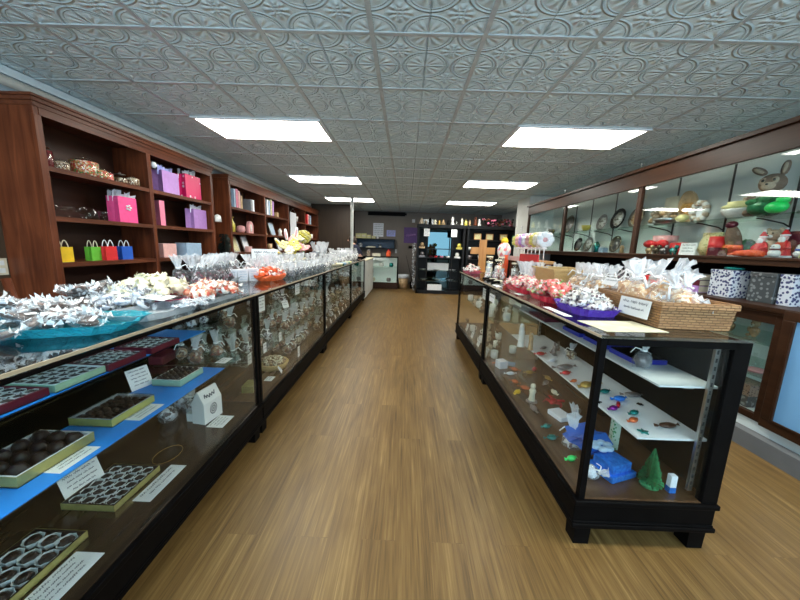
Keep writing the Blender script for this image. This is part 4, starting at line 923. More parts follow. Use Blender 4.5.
for i in range(9): put_bag('sweet_bag', 'frosted bag standing along the back of the second woven basket', 'bag', B_cara[i % 4], (1.34 - .12 * (i % 2), 1.92 + .05 * i, ZT + .05), (R.uniform(-.2, .2), R.uniform(-.2, .4), i), 'bags at the back of the second basket', .95)
bag_pile('sweet_pack', 'flat clear pack of caramel pieces in the large woven basket', 'bag', 'caramel packs in the large basket', P_cara, 1.30, 1.60, ZT + .06, .10, .17, .05, 14, 66, tilt=.5)
card('white price card on the aisle side of the large woven basket', (1.105, 1.52, ZT + .03), .19, .085, (-.12, 0, RX + .05), 2)
card('white price card on the aisle side of the second basket, partly behind white sweets', (1.075, 1.98, ZT + .05), .16, .07, (-.12, 0, RX + .05), 2)
card('white price card lying on the caramel packs', (1.20, 1.86, ZT + .14), .15, .05, (-.6, 0, RX + .05), 1)
tray('purple plastic tray of white speckled sweets on the right counter', 'plastic_tray', 'purplep', (1.005, 1.74, ZT), .10, .15, .042, RA)
sweet_pile('wrapped_sweet', 'white speckled wrapped sweet heaped in the purple tray', 'sweet', 'white sweets in the purple tray', L_white, 1.01, 1.74, ZT + .02, .095, .14, .09, 65, 57, scale=1.0)
tray('red plastic tray of strawberry red sweets on the right counter', 'plastic_tray', 'redp', (1.0, 2.12, ZT), .10, .15, .04, RA)
sweet_pile('wrapped_sweet', 'red and white strawberry-like sweet heaped in the red tray', 'sweet', 'strawberry sweets', L_straw, 1.0, 2.12, ZT + .02, .10, .15, .075, 40, 58, scale=1.2)
tray('longer red plastic tray of pink and cream sweets farther along the right counter', 'plastic_tray', 'redp', (.98, 2.58, ZT), .095, .24, .04, RA)
sweet_pile('wrapped_sweet', 'pink and cream wrapped sweet heaped in the longer red tray', 'sweet', 'pink and cream sweets', L_pink, .98, 2.58, ZT + .02, .095, .24, .065, 50, 59, scale=1.25)
flat('white price card lying at the counter edge by the longer red tray', .84, 2.36, ZT + .0005, .10, .045, RX, 1)
flat('white price strip lying at the joint of the right counters', .815, 2.86, ZT + .0005, .16, .05, RX, 1)
for i in range(14): put_bag('sweet_bag', 'tall white crinkled bag standing behind the pink and cream sweets', 'bag', (B_white + B_grey)[i % 8], (1.12 + .09 * (i % 3), 2.72 + .055 * (i // 2), ZT), (R.uniform(-.2, .2), R.uniform(-.1, .3), i), 'white bags behind the pink sweets', 1.0)
for i in range(5): S('chocolate_bar', G().loops([[(-.05, -.018, 0), (.05, -.018, 0), (.05, .018, 0), (-.05, .018, 0)], [(-.045, -.014, .018), (.045, -.014, .018), (.045, .014, .018), (-.045, .014, .018)]], 0, False), ('black', 'cream')[i % 2], ('black', 'cream')[i % 2] + ' wrapped bar on the second right counter, %s from the counter joint' % ('first', 'second', 'third', 'fourth', 'fifth')[i], 'bar', (.90 + .05 * (i % 2), 3.12 + .09 * i, ZT), (0, 0, .5), bevel=.004)
# lollipop stand
o = T('lollipop_stand', 'red topped wooden rack holding big flower lollipops on the right counter', 'lollipop stand', (1.36, 3.52, ZT), (0, 0, RA - PI / 2))
part('frame', G().box(-.40, -.07, 0, -.38, .07, .20).box(.38, -.07, 0, .40, .07, .20).box(-.40, .055, 0, .40, .07, .2), 'cherryH', o)
part('shelf', G().box(-.42, -.09, .2, .42, .09, .225), 'crosswood', o)
part('sign_board', G().box(-.02, -.10, .205, .46, -.088, .285), 'red', o)
part('side_board', G().box(-.42, -.10, .205, -.04, -.091, .255), 'pinkpale', o)
cols = [('yellowc', 'eye'), ('potpink', 'yellow'), ('lav', 'white'), ('white', 'lav'), ('potpink', 'white'), ('yellowc', 'orangep'), ('cream', 'yellow'), ('white', 'potpink')]
for i in range(8):
    x = -.37 + .103 * i; a, b = cols[i]; nm = ('yellow and black', 'pink and yellow', 'lilac', 'white and lilac', 'bright pink', 'yellow and orange', 'cream', 'white and pink')[i]
    c, s = math.cos(RA - PI / 2), math.sin(RA - PI / 2)
    l = T('lollipop', nm + ' flower lollipop standing in the red topped rack', 'lollipop', (1.36 + x * c, 3.52 + x * s, ZT + .226), (0, 0, -.35), None, 1.25)
    part('stick', G().cyl((0, 0, 0), (0, 0, .12), .004, n=6), 'white', l)
    g = G(); 
    for q in range(7): g.ell((.038 * math.cos(q * .9), 0, .165 + .038 * math.sin(q * .9)), (.028, .012, .028), 8, 6, 0)
    g.ell((0, -.004, .165), (.02, .012, .02), 8, 6, 1); part('candy', g, [a, b], l); part('wrapper', G().ell((0, 0, .165), (.066, .018, .066), 12, 8), 'film', l); part('ribbon', G().ell((0, 0, .10), (.02, .01, .012), 8, 5), 'white', l)
for i in range(5):
    put_bag('sweet_bag', 'white stick bag hanging below the red topped rack', 'bag', B_white[i % 4], (1.22 + .04 * i, 3.02 + .06 * i, ZT), (0, 0, i), 'bags below the rack', .8)
# clear jars, Easter egg on a stick, cross and trays at the far end
for i, (x, y) in enumerate(((1.0, 3.78), (1.08, 3.70), (1.16, 3.86), (1.26, 3.66), (1.36, 3.92), (1.05, 3.98))):
    j = T('jar', ('tall clear jar of pale sweets in front of the cross on the right counter', 'clear jar of sweets, second in the cluster before the cross', 'clear jar behind the first two jars before the cross', 'clear jar beside the orange ribboned egg', 'clear jar at the back of the jar cluster, under the lollipops', 'clear jar nearest the wooden cross')[i], 'jar', (x, y, ZT))
    h = .15 + .03 * (i % 3); part('glass', G().lathe([(.035, 0), (.042, .01), (.042, h), (.034, h + .015)], 14), 'jarglass', j); part('sweets', G().lathe([(.036, .008), (.037, h * .75), (.01, h * .8)], 12), ('sw_pale', 'sw_pink', 'jarred', 'sw_white', 'jarbrown', 'sw_blue')[i], j); part('lid', G().cyl((0, 0, h + .012), (0, 0, h + .03), .038), 'cream', j)
o = T('cross', 'honey coloured wooden cross standing at the far end of the right counter', 'cross', (1.085, 4.52, ZT), (0, 0, -.12))
part('upright', G().box(-.05, -.02, 0, .05, .02, .45), 'crosswood', o, .004); part('arm', G().box(-.165, -.021, .25, -.05, .021, .345).box(.05, -.021, .25, .165, .021, .345), 'crosswood', o, .004); part('base', G().box(-.09, -.05, 0, .09, .05, .02), 'crosswood', o, .003)
o = T('egg_ornament', 'large white egg ornament with coloured swirls, yellow top and orange ribbon', 'ornament', (1.24, 4.05, ZT))
part('stick', G().cyl((0, 0, 0), (0, 0, .22), .012), 'cream', o); part('egg', G().ell((0, 0, .31), (.085, .06, .11), 16, 12), speck('egg_swirls', [(.8, .78, .74), (.8, .4, .45), (.82, .8, .78), (.5, .6, .75), (.8, .75, .6), (.75, .2, .2)], 28., .3, .05), o)
part('bow', G().ell((0, 0, .43), (.045, .03, .045), 10, 8), 'yellow', o); part('ribbon', G().loops([[(-.005, -.062, .26), (.045, -.062, .26), (.045, -.055, .26), (-.005, -.055, .26)], [(0, -.075, .0), (.04, -.075, .0), (.04, -.068, .0), (0, -.068, .0)]], 0, False), 'orangep', o)
tray('pink tray of sweets at the far end of the right counter before the cross', 'plastic_tray', 'pinkp', (.90, 4.28, ZT), .09, .14, .03, 0)
sweet_pile('wrapped_sweet', 'pale wrapped sweet in the pink tray before the cross', 'sweet', 'sweets before the cross', L_pink[:2] + L_white[:2], .90, 4.28, ZT + .015, .09, .14, .06, 18, 61, scale=1.3)
for i in range(8): put_bag('sweet_bag', 'small white-topped bag between the jars and the cross', 'bag', (B_pink + B_white)[i % 7], (.93 + .08 * (i % 3), 3.55 + .1 * i // 1 * .9, ZT), (0, 0, i), 'bags between jars and cross', .6)
for i in range(7): put_bag('sweet_bag', 'small dark bag with a silver top in the row behind the tall splint basket', 'bag', B_dark[i % 4], (1.36, 2.82 - .075 * i, ZT + (.0 if i == 0 else .15 if i < 6 else .15)), (0, 0, i), 'dark bags behind the splint basket', .62) if False else None

# ------------------------------------------------------------------ inside the right counter
zU, zL, zB = .7485, .4985, .2325
for i, (x, y, l, lb) in enumerate(((1.27, 1.66, .20, 'nearest'), (1.26, 1.90, .22, 'middle'), (1.25, 2.15, .22, 'farthest'))):
    o = T('flat_box', '%s of the flat royal blue boxes with black tops on the upper white shelf' % lb, 'box', (x, y, zU), (0, 0, RA))
    part('box', G().box(-.085, -l / 2, 0, .085, l / 2, .025), 'bluebox', o, .002); part('lid', G().box(-.08, -l / 2 + .006, .025, .08, l / 2 - .006, .03), 'black', o)
put_bag('sweet_bag', 'clear bag of dark foil sweets with a white top on the upper white shelf', 'bag', bag_meshes(600, .045, .14, 'foilgrey', 'film', fill=.5), (1.195, 1.52, zU), (0, 0, .4), None)
o = S('red_box', G().box(-.09, -.16, 0, .09, .16, .03), 'maroon', 'flat maroon box on the upper white shelf far inside the right counter', 'box', (1.21, 2.62, zU), (0, 0, RA), bevel=.003)
S('dark_box', G().box(-.08, -.12, 0, .08, .12, .05), 'grey', 'slate grey box farthest in on the upper white shelf', 'box', (1.20, 2.86, zU), (0, 0, RA), bevel=.003)
flat('white card taped inside the far end glass of the near right counter', .785, 2.80, .84, .16, .07, RX, 1, rx=PI / 2 - .01)
# lower white shelf: foil pieces, little bags, figurines
def foil(label, mat, x, y, r=(.026, .016, .012), rz=.4, z=None):
    g = G().ell((0, 0, r[2]), r, 12, 8, 0, .05, 3); 
    for s in (-1, 1): g.add([(s * r[0] * .95, 0, r[2]), (s * r[0] * 1.5, r[1] * .7, r[2] * 1.4), (s * r[0] * 1.6, 0, r[2] * .5), (s * r[0] * 1.5, -r[1] * .7, r[2])], [(0, 1, 2), (0, 2, 3)])
    return S('foil_sweet', g, mat, label, 'sweet', (x, y, zL if z is None else z), (0, 0, rz))
def star(label, mat, x, y, r=.026, z=None):
    p = [((r if k % 2 == 0 else r * .42) * math.cos(k * PI / 5), (r if k % 2 == 0 else r * .42) * math.sin(k * PI / 5)) for k in range(10)]
    return S('star_ornament', G().prism(p, 0, .008), mat, label, 'ornament', (x, y, zL if z is None else z), (0, 0, x * 9), bevel=.002)
foil('purple foil oval sweet at the front edge of the lower white shelf', 'foilpurple', 1.112, 1.55)
foil('teal foil oval sweet near the end of the lower white shelf', 'foilteal', 1.19, 1.51)
foil('orange foil oval sweet nearest the end of the lower white shelf', 'foilorange', 1.135, 1.437)
star('dark green star at the front corner of the lower white shelf', 'foilteal', 1.12, 1.35)
foil('long brown wrapped sweet at the near end of the lower white shelf', 'choc2', 1.27, 1.40, (.042, .018, .012), .1)
star('small black star behind the purple foil sweet', 'black', 1.08, 1.63, .02)
star('small black star in the middle of the lower white shelf', 'black', 1.30, 1.62, .018)
foil('red and blue striped wrapped sweet between the purple and teal ovals', 'foilred', 1.17, 1.60, (.03, .01, .01), 1.)
foil('blue wrapped sweet behind the purple oval', 'foilblue', 1.215, 1.66, (.035, .02, .014), .2)
foil('teal foil sweet behind the black post on the lower white shelf', 'foilteal', 1.19, 1.75, (.03, .018, .012), .3)
foil('dark patterned foil bar toward the back of the lower white shelf', 'foilgrey', 1.33, 1.72, (.045, .022, .012), .0)
foil('gold foil pouch just past the black post on the lower white shelf', 'foilgold', 1.12, 1.82, (.045, .026, .018), .5)
foil('small orange foil sweet at the edge past the gold pouch', 'foilorange', 1.085, 1.89, (.022, .014, .01), .5)
foil('dark olive foil bar behind the gold pouch', 'foilgold', 1.20, 1.86, (.035, .012, .01), .2)
foil('bright red foil oval midway along the lower white shelf', 'foilred', 1.095, 2.01, (.03, .018, .014), .3)
foil('long pewter wrapped bar with blue ends midway along the lower white shelf', 'foilgrey', 1.135, 2.11, (.065, .022, .018), .25)
foil('red foil pair farther along the lower white shelf', 'foilred', 1.085, 2.39, (.035, .02, .014), .2)
foil('white wrapped sweet beyond the bright red oval', 'tissue', 1.12, 2.26, (.04, .016, .012), .6)
foil('small brown foil sweet near the white figurine', 'foilgrey', 1.18, 2.55, (.03, .016, .012), .6)
foil('maroon foil sweet at the back past the figurine', 'maroon', 1.22, 2.46, (.03, .018, .012), .6)
put_bag('sweet_bag', 'small clear bag of nuts with a white top on the lower white shelf', 'bag', bag_meshes(610, .04, .12, 'sw_nut', 'film', fill=.5), (1.29, 2.33, zL), (0, 0, .4), None)
def rabbit(label, loc, h, mat, rz=0, name='rabbit_figurine', cat='figurine'):
    o = T(name, label, cat, loc, (0, 0, rz)); k = h
    part('body', G().ell((0, 0, .26 * k), (.20 * k, .18 * k, .27 * k), 12, 9).ell((0, -.05 * k, .60 * k), (.15 * k, .14 * k, .15 * k), 12, 9).ell((-.1 * k, -.14 * k, .05 * k), (.07 * k, .1 * k, .05 * k), 8, 6).ell((.1 * k, -.14 * k, .05 * k), (.07 * k, .1 * k, .05 * k), 8, 6), mat, o)
    for s in (-1, 1): part('ear', G().ell((s * .07 * k, -.02 * k, .86 * k), (.045 * k, .03 * k, .15 * k), 8, 8), mat, o)
    return o
rabbit('pewter coloured rabbit figurine on the lower white shelf', (1.19, 2.40, zL), .11, 'foilgrey', .5)
rabbit('smaller dark rabbit figurine behind the pewter rabbit', (1.28, 2.52, zL), .08, 'foilgrey', .2)
def robed(label, loc, h, m1, m2, rz=0):
    o = T('robed_figurine', label, 'figurine', loc, (0, 0, rz)); k = h
    part('robe', G().lathe([(.17 * k, 0), (.15 * k, .05 * k), (.12 * k, .45 * k), (.13 * k, .68 * k), (.06 * k, .78 * k)], 14, sy=.8, wob=.04), m1, o)
    part('head', G().ell((0, 0, .86 * k), (.075 * k, .08 * k, .10 * k), 10, 8), m2, o); part('veil', G().lathe([(.11 * k, .62 * k), (.105 * k, .85 * k), (.06 * k, .98 * k), (.01 * k, 1.0 * k)], 12, (0, .025 * k, 0)), m1, o); return o
robed('tall white robed figurine standing at the far end of the lower white shelf', (1.005, 2.60, zL), .20, 'porcelain', 'cream')
robed('shorter brown figurine beside the tall white robed figurine', (1.055, 2.52, zL), .15, 'tan', 'cream', .5)
# on the counter floor
o = T('blue_gift_pack', 'shiny blue wrapped gift pack with a ribbon bow on the right counter floor', 'gift pack', (1.06, 1.43, zB), (0, 0, .35))
part('box', G().box(-.08, -.07, 0, .08, .07, .03), 'foilblue', o, .004); part('upper_box', G().box(-.06, -.055, .03, .06, .055, .075), 'foilblue', o, .004)
part('wrapper', G().loops([[(-.085 * s + .02 * R.uniform(-1, 1), y, z) for s in (-1, -.3, .3, 1)] + [(.085 * s, y + .01, z * .6) for s in (1, .3, -.3, -1)] for y, z in ((.06, .09), (.12, .12), (.17, .10), (.22, .13))], 0, False), 'bluep', o)
g = G()
for a in range(6): g.ell((.035 * math.cos(a), .03 * math.sin(a) + .06, .10), (.028, .02, .012), 8, 5)
part('bow', g, 'palblue', o)
def bottle_tree(label, loc, h, r, m):
    o = T('bottle_brush_tree', label, 'ornament tree', loc); g = G(); Rr = random.Random(4)
    for k in range(420):
        t = (k + .5) / 420; z = h * (.16 + .84 * t); a = k * 2.4; rr = r * (1 - t) * Rr.uniform(.8, 1.1) + .003
        g.add([(0, 0, z - .004), (rr * math.cos(a), rr * math.sin(a), z - rr * .35), (rr * .95 * math.cos(a + .12), rr * .95 * math.sin(a + .12), z + .003 - rr * .25)], [(0, 1, 2)])
    g.cyl((0, 0, .1 * h), (0, 0, h), .006, .002, 6)
    part('needles', g, m, o); part('base', G().lathe([(r * .75, 0), (r * .7, .012), (.012, .018), (.01, .18 * h)], 12), m, o); return o
bottle_tree('green bottle brush tree standing on the right counter floor', (1.185, 1.345, zB), .19, .052, 'foliage')
o = S('narrow_box', G().box(-.014, -.012, 0, .014, .012, .085), 'tissue', 'small narrow white box standing near the end glass of the right counter', 'box', (1.255, 1.31, zB), bevel=.001); part('label', G().box(-.0145, -.0125, 0, .0145, .0125, .028), 'foilblue', o, label='blue patterned bottom band')
S('green_strip', G().box(-.02, -.015, 0, .02, .015, .24), spots('leaf_print', (.45, .55, .45), (.05, .22, .08), 60., .35), 'tall green leaf-printed box standing behind the blue gift pack', 'box', (1.19, 1.62, zB), bevel=.001)
put_bag('sweet_bag', 'clear bag of white and red sweets on the floor against the front glass', 'bag', bag_meshes(620, .05, .17, 'sw_white', 'film', fill=.4), (.965, 1.62, zB), (0, 0, .3), None, 1.15)
put_bag('sweet_bag', 'small white bag lying by the blue gift pack', 'bag', bag_meshes(621, .035, .1, 'tissue', 'filmw', fill=.5), (.915, 1.40, zB + .02), (1.2, 0, .9), None)
foil('lime green striped sweet on the floor in front of the white-red bag', 'foilgold', .90, 1.50, (.025, .016, .014), .3, zB).data.materials[0] = M['ggreen']
foil('emerald foil sweet on the counter floor by the front glass', 'foilteal', .905, 1.80, (.026, .018, .014), .3, zB)
put_bag('sweet_bag', 'tall clear bag standing behind the white-red bag', 'bag', bag_meshes(622, .045, .2, 'sw_strawb', 'film', fill=.35), (1.03, 1.72, zB), (0, 0, 1.3), None)
S('white_box', G().box(-.045, -.06, 0, .045, .06, .03), 'tissue', 'flat white box on the floor of the right counter', 'box', (1.05, 1.94, zB), (0, 0, .3), bevel=.002)
o = T('lobster_toy', 'red lobster-like foil piece on the right counter floor', 'ornament', (1.09, 2.12, zB), (0, 0, .8)); g = G().ell((0, 0, .018), (.05, .022, .018), 10, 7)
for s in (-1, 1):
    g.tube([(.03, s * .015, .02), (.06, s * .05, .02), (.09, s * .03, .015)], [.008, .01, .004], 6)
    for q in range(3): g.tube([(-.02 + q * .015, s * .018, .015), (-.02 + q * .015, s * .05, .02), (-.03 + q * .015, s * .06, .001)], .003, 4)
part('body', g, 'foilred', o)
o = T('dog_figurine', 'small cream standing figurine on the right counter floor', 'figurine', (.945, 2.14, zB)); part('body', G().lathe([(.03, 0), (.02, .02), (.018, .06), (.024, .085), (.014, .1)], 10, wob=.08).ell((0, 0, .118), (.02, .018, .02), 8, 6), 'cream', o); part('base', G().lathe([(.04, 0), (.035, .012)], 12), 'foilgrey', o)
FLOORS = [('foilorange', 'amber foil sweet on the counter floor near the far post', .905, 2.86), ('yellow', 'yellow wrapped sweet pair on the counter floor', .885, 2.26), ('foilgrey', 'pewter foil piece near the front glass of the right counter', .91, 2.02), ('foilorange', 'copper foil piece in the middle of the counter floor', .93, 2.45), ('foilgold', 'gold foil piece behind the cream figurine', 1.13, 2.66), ('foilgrey', 'grey foil cluster on the floor behind the copper piece', 1.18, 2.45), ('cream', 'cream nut piece on the floor behind the lobster', 1.17, 2.28), ('foilorange', 'rust coloured sweet on the counter floor, second row', 1.02, 2.72), ('tissue', 'white wrapped piece on the counter floor, toward the far end', .95, 2.62), ('foilred', 'dull red foil piece deep on the counter floor', 1.21, 2.75), ('foilgold', 'brass coloured piece on the floor under the shelf', 1.24, 2.55), ('foilorange', 'orange foil piece lying beside the copper one', .97, 2.34), ('foilteal', 'green foil piece at the very front of the counter floor', .88, 1.68), ('foilgrey', 'dark foil piece deep under the lower white shelf', 1.20, 2.0)]
for i, (m, lb, x, y) in enumerate(FLOORS): foil(lb, m, x, y, (.03 + .004 * (i % 3), .02, .015), i * .8, zB)
S('paper_roll', G().cyl((0, -.06, .02), (0, .06, .02), .02), 'palblue', 'pale blue cylinder lying at the far end of the right counter floor', 'roll', (1.0, 2.84, zB), (0, 0, 1.2))
S('paper_block', G().box(-.04, -.04, 0, .04, .04, .07), 'tissue', 'white square block on the floor at the far end of the near right counter', 'box', (.92, 2.79, zB), (0, 0, .3), bevel=.002)
# second right counter: porcelain mugs and bears
R = random.Random(77)
mug = G().lathe([(.03, 0), (.036, .01), (.036, .075), (.032, .075), (.03, .01)], 14).mesh('cup', 'porcelain'); hd = G().tube([(.034, 0, .06), (.055, 0, .055), (.055, 0, .025), (.034, 0, .018)], .005, 6).mesh('handle', 'porcelain')
for i in range(16):
    z, y, w = (.2325, .6003)[i % 2], 1.80 + .085 * i, .10 + .12 * (i % 3); p_ = RW(w + .03, y, z)
    o = T('mug', 'white porcelain mug on %s of the second right counter' % ('the floor', 'the glass shelf')[i % 2], 'mug', p_, (0, 0, R.uniform(0, 6)), 'mugs %s of the second right counter' % ('on the floor', 'on the shelf')[i % 2]); inst('cup', mug, o); inst('handle', hd, o)
bear_me = {}
def bear(label, loc, h, m, m2, rz=0, group=None):
    if (h, m) not in bear_me:
        k = h; bear_me[(h, m)] = (G().ell((0, 0, .28 * k), (.2 * k, .17 * k, .27 * k), 10, 8).ell((-.13 * k, -.16 * k, .08 * k), (.08 * k, .13 * k, .08 * k), 8, 6).ell((.13 * k, -.16 * k, .08 * k), (.08 * k, .13 * k, .08 * k), 8, 6).ell((-.2 * k, -.06 * k, .36 * k), (.07 * k, .09 * k, .15 * k), 8, 6).ell((.2 * k, -.06 * k, .36 * k), (.07 * k, .09 * k, .15 * k), 8, 6).mesh('body', m),
            G().ell((0, -.02 * k, .68 * k), (.19 * k, .17 * k, .18 * k), 12, 8).ell((-.15 * k, 0, .84 * k), (.07 * k, .04 * k, .07 * k), 8, 6).ell((.15 * k, 0, .84 * k), (.07 * k, .04 * k, .07 * k), 8, 6).mesh('head', m), G().ell((0, -.17 * k, .63 * k), (.08 * k, .06 * k, .06 * k), 8, 6).mesh('muzzle', m2), G().ell((-.07 * k, -.18 * k, .73 * k), (.022 * k,) * 3, 6, 5).ell((.07 * k, -.18 * k, .73 * k), (.022 * k,) * 3, 6, 5).ell((0, -.228 * k, .65 * k), (.025 * k,) * 3, 6, 5).mesh('eyes', 'eye'))
    a, b, c, d = bear_me[(h, m)]; o = props(inst('teddy_bear', a, None, loc, (0, 0, rz)), label, 'teddy bear', group); inst('head', b, o); inst('muzzle', c, o); inst('eyes', d, o); return o
for i in range(10): bear('small %s bear on %s of the second right counter' % (('cream', 'brown')[i % 2], ('the floor', 'the glass shelf')[(i // 2) % 2]), RW(.10 + .13 * (i % 3), 1.85 + .13 * i, (.2325, .6003)[(i // 2) % 2]), .14, ('plushl', 'plush')[i % 2], 'cream', -1.3, 'small bears %d' % (i % 4))
for i in range(4): card(('nearest', 'second', 'third', 'farthest')[i] + ' white card standing in the second right counter', RW(.05, 1.85 + .33 * i, .2325), .10, .09, (-.3, 0, RX), 2, group='cards in the second right counter')
card('white notice taped to the glass at the near end of the second right counter', RW(.022, 1.93, .80), .16, .11, (0, 0, RX + RA), 3)
# ------------------------------------------------------------------ things on the left bookcases
def gift_bag(label, loc, w, d, h, mat, rz=LX, tissue=None, handles=None, tag_=None):
    """paper bag: front faces -y before rotation"""
    o = T('gift_bag', label, 'gift bag', loc, (0, 0, rz)); t = .002
    g = G().box(-w / 2, -d / 2, 0, w / 2, d / 2, .003).box(-w / 2, -d / 2, .003, w / 2, -d / 2 + t, h).box(-w / 2, d / 2 - t, .003, w / 2, d / 2, h)
    for s in (-1, 1): g.loops([[(s * w / 2, -d / 2 + t, .003), (s * (w / 2 - d * .10), 0, .003), (s * w / 2, d / 2 - t, .003)], [(s * w / 2, -d / 2 + t, h), (s * (w / 2 - d * .16), 0, h), (s * w / 2, d / 2 - t, h)]], 0, False, (False, False), False)
    part('bag', g, mat, o)
    if tissue:
        R = random.Random(int(w * 1e4)); f = G()
        for k in range(9):
            x = -w * .42 + w * .84 * k / 8; a = R.uniform(.03, .075) * (h / .25); y = R.uniform(-d * .3, d * .3)
            f.add([(x - .03, y, h * .8), (x + .03, y + .01, h * .8), (x + .045 * R.uniform(.4, 1), y + R.uniform(-.02, .02), h + a), (x, y + R.uniform(-.02, .02), h + a * R.uniform(.6, 1.2)), (x - .045 * R.uniform(.4, 1), y, h + a * .8)], [(0, 1, 2, 3), (0, 3, 4)])
        part('tissue', f, tissue, o)
    if handles:
        for y in (-d / 2 + .004, d / 2 - .004): part('handle', G().tube([(-w * .25 + w * .5 * k / 10, y, h - .015 + (h * .45 + .015) * math.sin(PI * k / 10) ** .6) for k in range(11)], .0035, 6), handles, o)
    if tag_: part('emblem', tag_, 'white', o)
    return o
z1, z2, z3 = 1.79, 1.44, 1.10
bow = G()
for a in range(5): bow.ell((.02 * math.cos(a * 1.26), -.062, .14 + .02 * math.sin(a * 1.26)), (.016, .004, .009), 6, 5)
gift_bag('bright pink gift bag with white tissue on the middle shelf of the near bookcase', (-2.69, 3.05, z2), .20, .11, .235, 'pink', LX, 'tissue', None, bow)
gift_bag('small yellow paper bag with twisted handles on the lower shelf, leftmost of the small bags', (-2.66, 2.435, z3), .11, .06, .115, 'yellow', LX, None, 'cream')
gift_bag('small green paper bag on the lower bookcase shelf, half behind the red bag', (-2.68, 2.70, z3), .085, .06, .115, 'green', LX, None, 'cream')
gift_bag('small red paper bag with white handles on the lower bookcase shelf', (-2.64, 2.80, z3), .11, .06, .12, 'red', LX, None, 'white')
gift_bag('small blue paper bag with white handles, rightmost of the small bags', (-2.66, 2.985, z3), .115, .06, .12, 'bluebag', LX, None, 'white')
gift_bag('large lavender gift bag with lilac tissue on the top shelf of the near bookcase', (-2.69, 3.64, z1), .25, .12, .24, 'lav', LX, 'tissuel')
gift_bag('magenta gift bag with white shapes and tissue on the top shelf', (-2.69, 4.02, z1), .28, .12, .28, 'heartbag', LX, 'tissue')
gift_bag('lavender gift bag with white tissue on the middle shelf under the magenta bag', (-2.69, 4.12, z2), .25, .11, .24, 'lav', LX, 'tissue')
gift_bag('slim rose gift bag seen edge-on at the left of the middle shelf', (-2.67, 3.44, z2), .07, .13, .26, 'rose', LX)
gift_bag('second slim rose gift bag behind the first on the middle shelf', (-2.76, 3.50, z2), .06, .10, .21, 'pinkpale', LX)
S('gift_box', G().box(-.07, -.10, 0, .07, .10, .15), 'pinkpale', 'pale pink box on the lower shelf of the near bookcase', 'box', (-2.70, 3.54, z3), bevel=.003)
S('gift_box', G().box(-.07, -.14, 0, .07, .14, .16), 'palblue', 'pale blue box on the lower shelf of the near bookcase', 'box', (-2.70, 3.95, z3), bevel=.003)
def jar(label, loc, r, h, sw, lid='jarglass', fill=.86):
    o = T('jar', label, 'jar', loc); part('glass', G().lathe([(r * .7, 0), (r, h * .15), (r, h * .75), (r * .7, h * .92), (r * .72, h)], 16), 'jarglass', o)
    part('sweets', G().lathe([(r * .66, .004), (r * .93, h * .16), (r * .93, h * fill), (r * .3, h * fill + .01)], 14), sw, o); part('lid', G().lathe([(r * .75, h), (r * .6, h * 1.06), (r * .15, h * 1.1), (r * .17, h * 1.2), (.002, h * 1.24)], 12), lid, o)
jar('dark red filled jar with a knobbed lid, leftmost on the top bookcase shelf', (-2.72, 2.45, z1), .06, .15, 'maroonjar', 'cherry')
jar('low jar of brown sweets next to the dark red jar', (-2.72, 2.57, z1), .055, .085, 'jarbrown')
jar('large jar of red and green sweets in the middle of the top bookcase shelf', (-2.74, 2.78, z1), .10, .15, 'jarred')
jar('small jar of mixed sweets before the large red and green jar', (-2.66, 2.84, z1), .055, .08, 'jarred')
jar('pale jar of pink and red sweets right of the large jar', (-2.70, 2.93, z1), .055, .08, 'sw_strawb')
jar('dark jar with a metal lid near the right of the top bookcase shelf', (-2.74, 3.12, z1), .06, .10, 'jarbrown', 'metal', .6)
jar('jar of cream and brown sweets at the right end of the top bookcase shelf', (-2.68, 3.19, z1), .055, .09, 'jarbrown')
def goblet(label, loc, h, group=None):
    o = S('glass_dish', G().lathe([(h * .3, 0), (h * .08, h * .06), (h * .06, h * .4), (h * .34, h * .6), (h * .4, h), (h * .37, h), (h * .3, h * .62), (.002, h * .5)], 14), 'jarglass', label, 'glass dish', loc, group=group)
goblet('small clear glass, leftmost on the middle bookcase shelf', (-2.72, 2.46, z2), .10)
goblet('clear stemmed glass, second on the middle bookcase shelf', (-2.72, 2.58, z2), .10)
goblet('clear stemmed glass, third on the middle bookcase shelf', (-2.70, 2.66, z2), .10)
jar('clear glass jar with a lid in the middle of the middle bookcase shelf', (-2.74, 2.78, z2), .06, .09, 'glass')
goblet('clear glass dish left of the bright pink bag', (-2.68, 2.84, z2), .085)
S('white_flower', G().ell((0, 0, .03), (.03, .02, .03), 8, 6, 0, .2), 'white', 'small white blossom clipped to the post between the bookcase bays', 'flower', (-2.565, 3.325, 2.0))
S('power_outlet', G().box(0, -.038, -.06, .007, .038, .06, 0).box(.007, -.02, .01, .009, .02, .045, 1).box(.007, -.02, -.045, .009, .02, -.01, 1), ['cream', 'white'], 'cream double socket on the wall left of the near bookcase', 'wall socket', (-2.93, 2.25, 1.065), bevel=.002)
S('power_cable', G().tube([(-2.922, 2.19, 2.3), (-2.922, 2.21, 1.5), (-2.922, 2.24, 1.125)], .008, 6), 'cream', 'cream cable running down the wall to the socket', 'cable')
# chair-like framed board at the left edge behind the counter
o = T('framed_board', 'brown framed pale board leaning against the wall behind the near counter', 'board', (-2.30, 1.62, .55), (0, -.2, 0))
part('frame', G().box(-.02, -.45, 0, .02, -.40, .42).box(-.02, .17, 0, .02, .22, .42).box(-.02, -.40, .38, .02, .17, .42).box(-.02, -.40, 0, .02, .17, .04), 'brown', o, .004); part('panel', G().box(-.005, -.40, .04, .005, .17, .38), 'palblue', o); part('post', G().cyl((-.03, .26, -.55), (-.03, .26, .5), .022), 'cherry', o)
part('foot_rail', G().box(-.02, -.45, -.57, .02, .28, -.53).box(-.02, -.45, -.53, .02, -.41, 0).box(-.02, .18, -.53, .02, .22, 0), 'brown', o)
